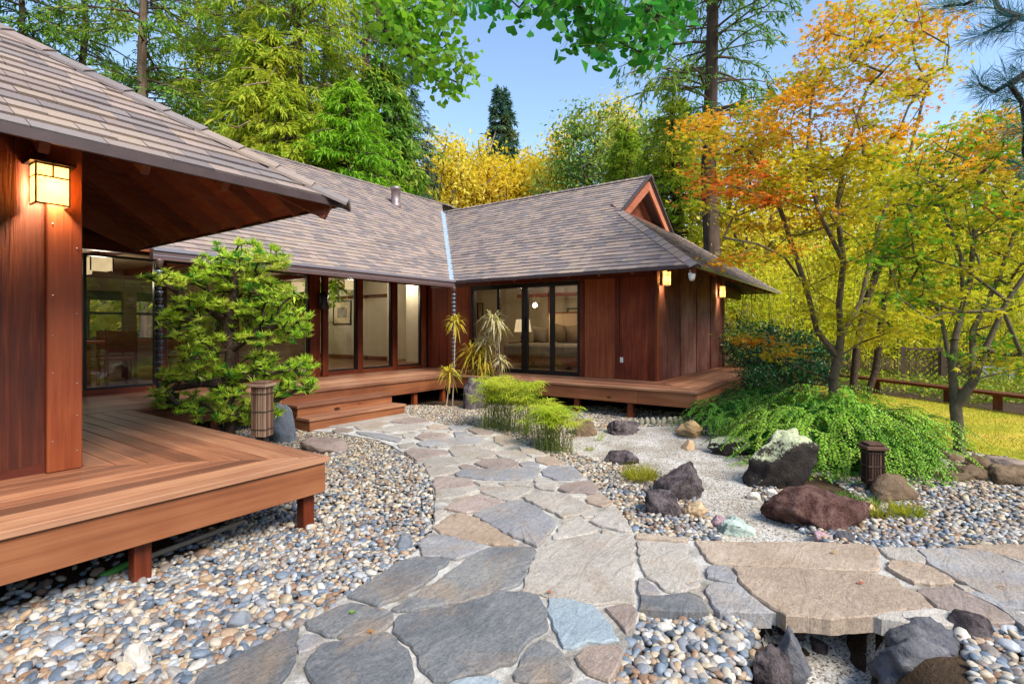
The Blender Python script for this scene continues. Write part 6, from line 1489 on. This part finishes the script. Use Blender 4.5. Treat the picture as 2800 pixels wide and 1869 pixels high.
def palm(label, base, heads, mat, seed):
    """one rooted stem with its leaf heads (x, y, radius px, material)"""
    r = np.random.default_rng(seed); b = G(*base); Y = PX(b)[2]; o = plant('palm_plant', label, 'plant', b, 'slender palms in the court corner'); segs = []
    for i, (x, y, rp, mt) in enumerate(heads):
        t = W(x, y, Y + r.uniform(-.12, .12)); mid = (b + t) / 2 + r.normal(size=3) * .02; segs += chain([b + r.normal(size=3) * .01 * np.array([1, 1, 0]), mid, t], [.014, .011, .009]); R_ = 1.3 * rp * Y / FPX
        m = 70; d = rdir(m, r); d[:, 2] = d[:, 2] * .7 + .12; d = unit(d); L = R_ * r.uniform(.75, 1.25, m); S = unit(np.cross(d, np.array([0, 0, 1.]) + r.normal(size=(m, 3)) * .1)); wd = .026
        p0 = np.tile(t, (m, 1)) + d * .015; p1 = p0 + d * (L * .6)[:, None]; p2 = p0 + d * L[:, None] - np.array([0, 0, 1.]) * (L * .38)[:, None]
        Q = np.concatenate([np.stack([p0 - S * wd * .3, p1 - S * wd / 2, p1 + S * wd / 2, p0 + S * wd * .3], 1), np.stack([p1 - S * wd / 2, p2 - S * wd * .1, p2 + S * wd * .1, p1 + S * wd / 2], 1)])
        cards_mesh('leaf_head', Q, mt, o)
    tube_mesh('stem', segs, m_twig, o, 6)
palm('tall thin palm with one drooping head in front of the rain chain', (1238, 1112), [(1245, 880, 27, m_palm)], None, 360)
palm('short thin palm with one head left of the tall one', (1221, 1112), [(1228, 1018, 29, m_palm)], None, 361)
palm('tall palm with bleached pale heads before the sliding door', (1372, 1100), [(1347, 872, 36, m_palmp), (1364, 893, 28, m_palmp), (1330, 938, 32, m_palmp), (1370, 985, 22, m_palmp)], None, 362)
palm('golden palm clump with broad shaggy heads behind the boulder', (1312, 1095), [(1292, 968, 42, m_palm), (1312, 955, 34, m_palm), (1328, 985, 38, m_palm), (1338, 1022, 32, m_palm), (1316, 1000, 34, m_palm)], None, 363)
def tuft(label, px, py, rad, h, n, seed, mat=None):
    r = np.random.default_rng(seed); g = G(px, py); g[2] = hz(g); o = plant('grass_tuft', label, 'grass tuft', g); a = r.uniform(0, 6.283, n); rr = rad * r.random(n) ** .6
    P = g + np.stack([np.cos(a) * rr, np.sin(a) * rr, np.zeros(n)], 1); D = np.stack([np.cos(a) * .55, np.sin(a) * .55, np.ones(n)], 1) + r.normal(size=(n, 3)) * .25
    cards_mesh('blades', cards(P, D, rdir(n, r), h * r.uniform(.5, 1.15, n), .006, .3), mat or m_grass, o)
tuft('bright yellow green grass tuft beside the purple lava rock', 1752, 1318, .12, .19, 420, 370); tuft('low yellow grass tuft in the pebbles below the dark lantern', 2482, 1408, .09, .13, 260, 371)
tuft('thin grass tuft beside the speckled cobble', 2400, 1398, .16, .10, 260, 372); tuft('thin weed standing at the gravel edge by the papyrus', 1637, 1206, .02, .17, 26, 373, m_pap)
tuft('small green grass patch at the foot of the hemlock', 2330, 1372, .2, .09, 320, 374, m_jun); tuft('small ground weed at the papyrus foot', 1612, 1232, .05, .06, 60, 375)
r = np.random.default_rng(380); lw = np.array(LAWN); lo, hi = lw.min(0), lw.max(0); q = r.uniform(lo, hi, (60000, 2)); q = q[pip(q, lw)]; Yq = q[:, 0] * CS + q[:, 1] * SN; q = q[Yq < 15][:26000]; n = len(q)
tag(cards_mesh('lawn_grass', cards(np.stack([q[:, 0], q[:, 1], height(q[:, 0], q[:, 1]) + .018], 1), np.stack([r.normal(0, .5, n), r.normal(0, .5, n), np.ones(n)], 1), rdir(n, r), r.uniform(.02, .05, n), .008), m_turf), 'short dry yellow green grass of the lawn', 'grass', None, 'stuff')

# ---------------------------------------------------------------- overhanging ginkgo and pine boughs
def ginkgo():
    r = np.random.default_rng(390); base = np.array([-1.3, -2.4, -.05]); o = plant('ginkgo_tree', 'ginkgo boughs with fan shaped green leaves hanging into the top of the photo', 'tree', base)
    A, B = W(838 * K, -90, 4.7), W(1480 * K, -110, 3.4)
    top = base + np.array([.2, .2, 3.4])
    trunk = [[base, base + np.array([.05, 0, 1.2]), base + np.array([.1, .1, 2.4]), top], [top, (top + A) / 2 + np.array([0, 0, .5]), A, W(875 * K, 60 * K, 4.6), W(905 * K, 105 * K, 4.6), W(985 * K, 160 * K, 4.5), W(1050 * K, 190 * K, 4.5)], [top, (top + B) / 2 + np.array([0, 0, .3]), B, W(1500 * K, 20 * K, 3.3), W(1470 * K, 75 * K, 3.3)], [B, W(1350 * K, -40 * K, 3.2), W(1200 * K, -30 * K, 3.2), W(1080 * K, -25 * K, 3.3)]]
    L1_ = in_px([(842, -20), (1062, -20), (1040, 60), (1072, 130), (1090, 185), (1062, 228), (1030, 215), (1010, 190), (940, 160), (890, 130), (850, 90)], 120, 4.1, 5.0, r)
    L2_ = np.concatenate([in_px([(1380, -20), (1560, -20), (1555, 55), (1500, 120), (1400, 128), (1345, 115), (1300, 92), (1330, 60)], 66, 3.0, 3.6, r), in_px([(1060, -25), (1380, -25), (1380, 20), (1300, 30), (1230, 30), (1080, -2)], 34, 3.0, 3.4, r)])
    T = np.concatenate([L1_, L2_]); Nn, par, tip = grow(trunk, T, 391, step=.12, wob=.1, lift=.05, pen=.2); tube_mesh('branches', wood_of(Nn, par, tip, .0022, .5, .1), m_barkdark, o, 6)
    nl = len(L1_)
    for mat, t, per in ((m_ginkl, T[:nl], 9), (m_gink, T[nl:], 8)):
        c = np.repeat(t, per, 0); m = len(c); P = c + r.normal(size=(m, 3)) * .055; D = unit(np.stack([r.normal(0, .55, m), r.normal(0, .55, m), -np.ones(m) + r.normal(0, .35, m)], 1)); N = rdir(m, r); S = unit(np.cross(D, N)); Nn_ = np.cross(S, D)
        a = np.radians([-52, -36, -18, -3, 3, 18, 36, 52]); rr = np.array([.92, 1.0, 1.02, .98, .98, 1.02, 1.0, .92]) ; rr[3:5] *= .9
        L = (.054 * r.uniform(.7, 1.2, m))[:, None, None]; wav = np.array([.26, .08, .02, -.05, -.05, .02, .08, .26])
        fan = P[:, None] + L * (np.cos(a) * rr)[None, :, None] * D[:, None] + L * (np.sin(a) * rr)[None, :, None] * S[:, None] + L * wav[None, :, None] * Nn_[:, None]
        Q = np.concatenate([P[:, None], fan], 1); off = np.array(world_loc(o)); link('leaves', npmesh('leaves', Q.reshape(-1, 3) - off, np.arange(m * 9).reshape(m, 9)), mat, o, off)
        pet = np.concatenate([c, P, np.full((m, 1), .0011), np.full((m, 1), .0009)], 1); tube_mesh('leaf_stalks', pet, m_stem, o, 3)
ginkgo()
def longpine():
    r = np.random.default_rng(395); g = W(3550, HY, 3.6); base = np.array([g[0], g[1], -.05]); o = plant('long_needle_pine', 'blue green long needle pine bough entering at the top right corner', 'tree', base); top = base + np.array([0, 0, 4.3])
    t = [(2165, 15, 2.9), (2215, 10, 2.8), (2292, 25, 2.6), (2255, 78, 2.6), (2300, 70, 2.5), (2335, 40, 2.5), (2245, 192, 2.5), (2280, 212, 2.5), (2318, 195, 2.4), (2345, 235, 2.4), (2350, 170, 2.4), (2352, 300, 2.4), (2360, 385, 2.5), (2380, 110, 2.5), (2275, -20, 2.7)]
    T = np.array([W(x * K, y * K, Y) for x, y, Y in t]); trunk = [[base, base + np.array([0, 0, 1.5]), base + np.array([0, 0, 3]), top], [base + np.array([0, 0, 3]), W(2900, 230, 2.7), W(2800, 215, 2.5)], [top, W(2950, 40, 2.8), W(2800, 50, 2.6)]]
    Nn, par, tip = grow(trunk, T, 396, step=.1, wob=.06, lift=0, pen=0); tube_mesh('branches', wood_of(Nn, par, tip, .006, .5, .12), m_barkdark, o, 6)
    per = 150; c = np.repeat(T, per, 0); m = len(c); ax = np.repeat(unit(np.array([[-SN, CS, 0.15]] * len(T)) + r.normal(size=(len(T), 3)) * .35), per, 0)
    D = unit(rdir(m, r) * .95 + ax * .75); P = c + ax * r.uniform(-.1, .06, m)[:, None]
    cards_mesh('needles', cards(P, D, rdir(m, r), r.uniform(.07, .125, m), .0026, .12), m_need, o)
longpine()
# a few fallen leaves on the stones
for k, (px, py, c) in enumerate([(1502, 1614, '#a8603a'), (1017, 1722, '#b07030'), (966, 1671, '#6f9a2a'), (2355, 1592, '#9a4a34'), (2278, 1508, '#b88a4a'), (1244, 1404, '#7a6a3a')]):
    g = G(px, py, PT + .014); rr = np.random.default_rng(k); a = rr.uniform(0, 6.28)
    q = stars_leaf = thing('fallen_leaf', ['curled rusty leaf on the large pale flagstone', 'brown leaf on the slate at the lower left', 'small green leaf on the dark slate', 'dark red leaf on the big tan bridge slab', 'tan leaf on the long upper bridge slab', 'olive leaf bit on the tan flag in the bend'][k], 'leaf', g)
    stars('leaf', g[None], np.array([[math.cos(a), math.sin(a), .1]]), np.array([[.2, .1, 1.]]), np.array([.032]), plain('fallen_leaf_colour', c, .7), q)

# needles and leaf bits blown over pebbles, stones and deck
r = np.random.default_rng(400); n = 900; q = np.stack([r.uniform(0, 8.5, n), r.uniform(-2.5, 7, n)], 1); z = height(q[:, 0], q[:, 1]) + .035; onp = pip(q, PATH); z[onp] = PT + .014
ond = (q[:, 0] < 2.4) & (q[:, 1] > 3.45); z[ond] = ZD + .004; keep = ~(ond & ((q[:, 1] > 4.55) & (q[:, 0] < 1.25))) & ~((q[:, 0] > 4.3) & (q[:, 1] > 6.6)) & ~(onp & (r.random(n) < .6)) & ~(ond & (r.random(n) < .8)); q, z = q[keep], z[keep]; n = len(q)
tag(cards_mesh('leaf_litter', cards(np.stack([q[:, 0], q[:, 1], z], 1), np.stack([r.normal(size=n), r.normal(size=n), r.normal(0, .12, n)], 1), np.stack([r.normal(0, .3, n), r.normal(0, .3, n), np.ones(n)], 1), r.uniform(.015, .05, n), r.uniform(.003, .014, n)), leafmat('dry_leaf', ['#6b4a28', '#94642f', '#b58a48', '#7d6a3a'], .2, .7)), 'dry leaf bits and needles scattered over the pebbles and flagstones', 'leaf litter', None, 'stuff')

# low planting between the bench and the bamboo
r = np.random.default_rng(410); n = 9000; x = r.uniform(1850, 2620, n); Yg = r.uniform(10.2, 15.5, n); P = np.array([W(a * K, HY, b) for a, b in zip(x, Yg)]); P[:, 2] = height(P[:, 0], P[:, 1]) + r.random(n) ** 1.5 * .28
t = (P[:, :2] - BENCH0[:2]) @ np.array([-BD[1], BD[0]]); side = np.sign((W(2400 * K * .9, HY, 20)[:2] - BENCH0[:2]) @ np.array([-BD[1], BD[0]])); P = P[t * side > .25]; n = len(P)
tag(cards_mesh('ground_cover', cards(P, rdir(n, r) + np.array([0, 0, .3]), rdir(n, r) + np.array([0, 0, .8]), r.uniform(.06, .13, n), r.uniform(.03, .06, n)), leafmat('ground_cover_leaf', ['#4a7a20', '#7a9a28', '#a8a830', '#8a7a34'], .35, .6, .8)), 'low mixed green ground cover behind the bench', 'ground cover', None, 'stuff')
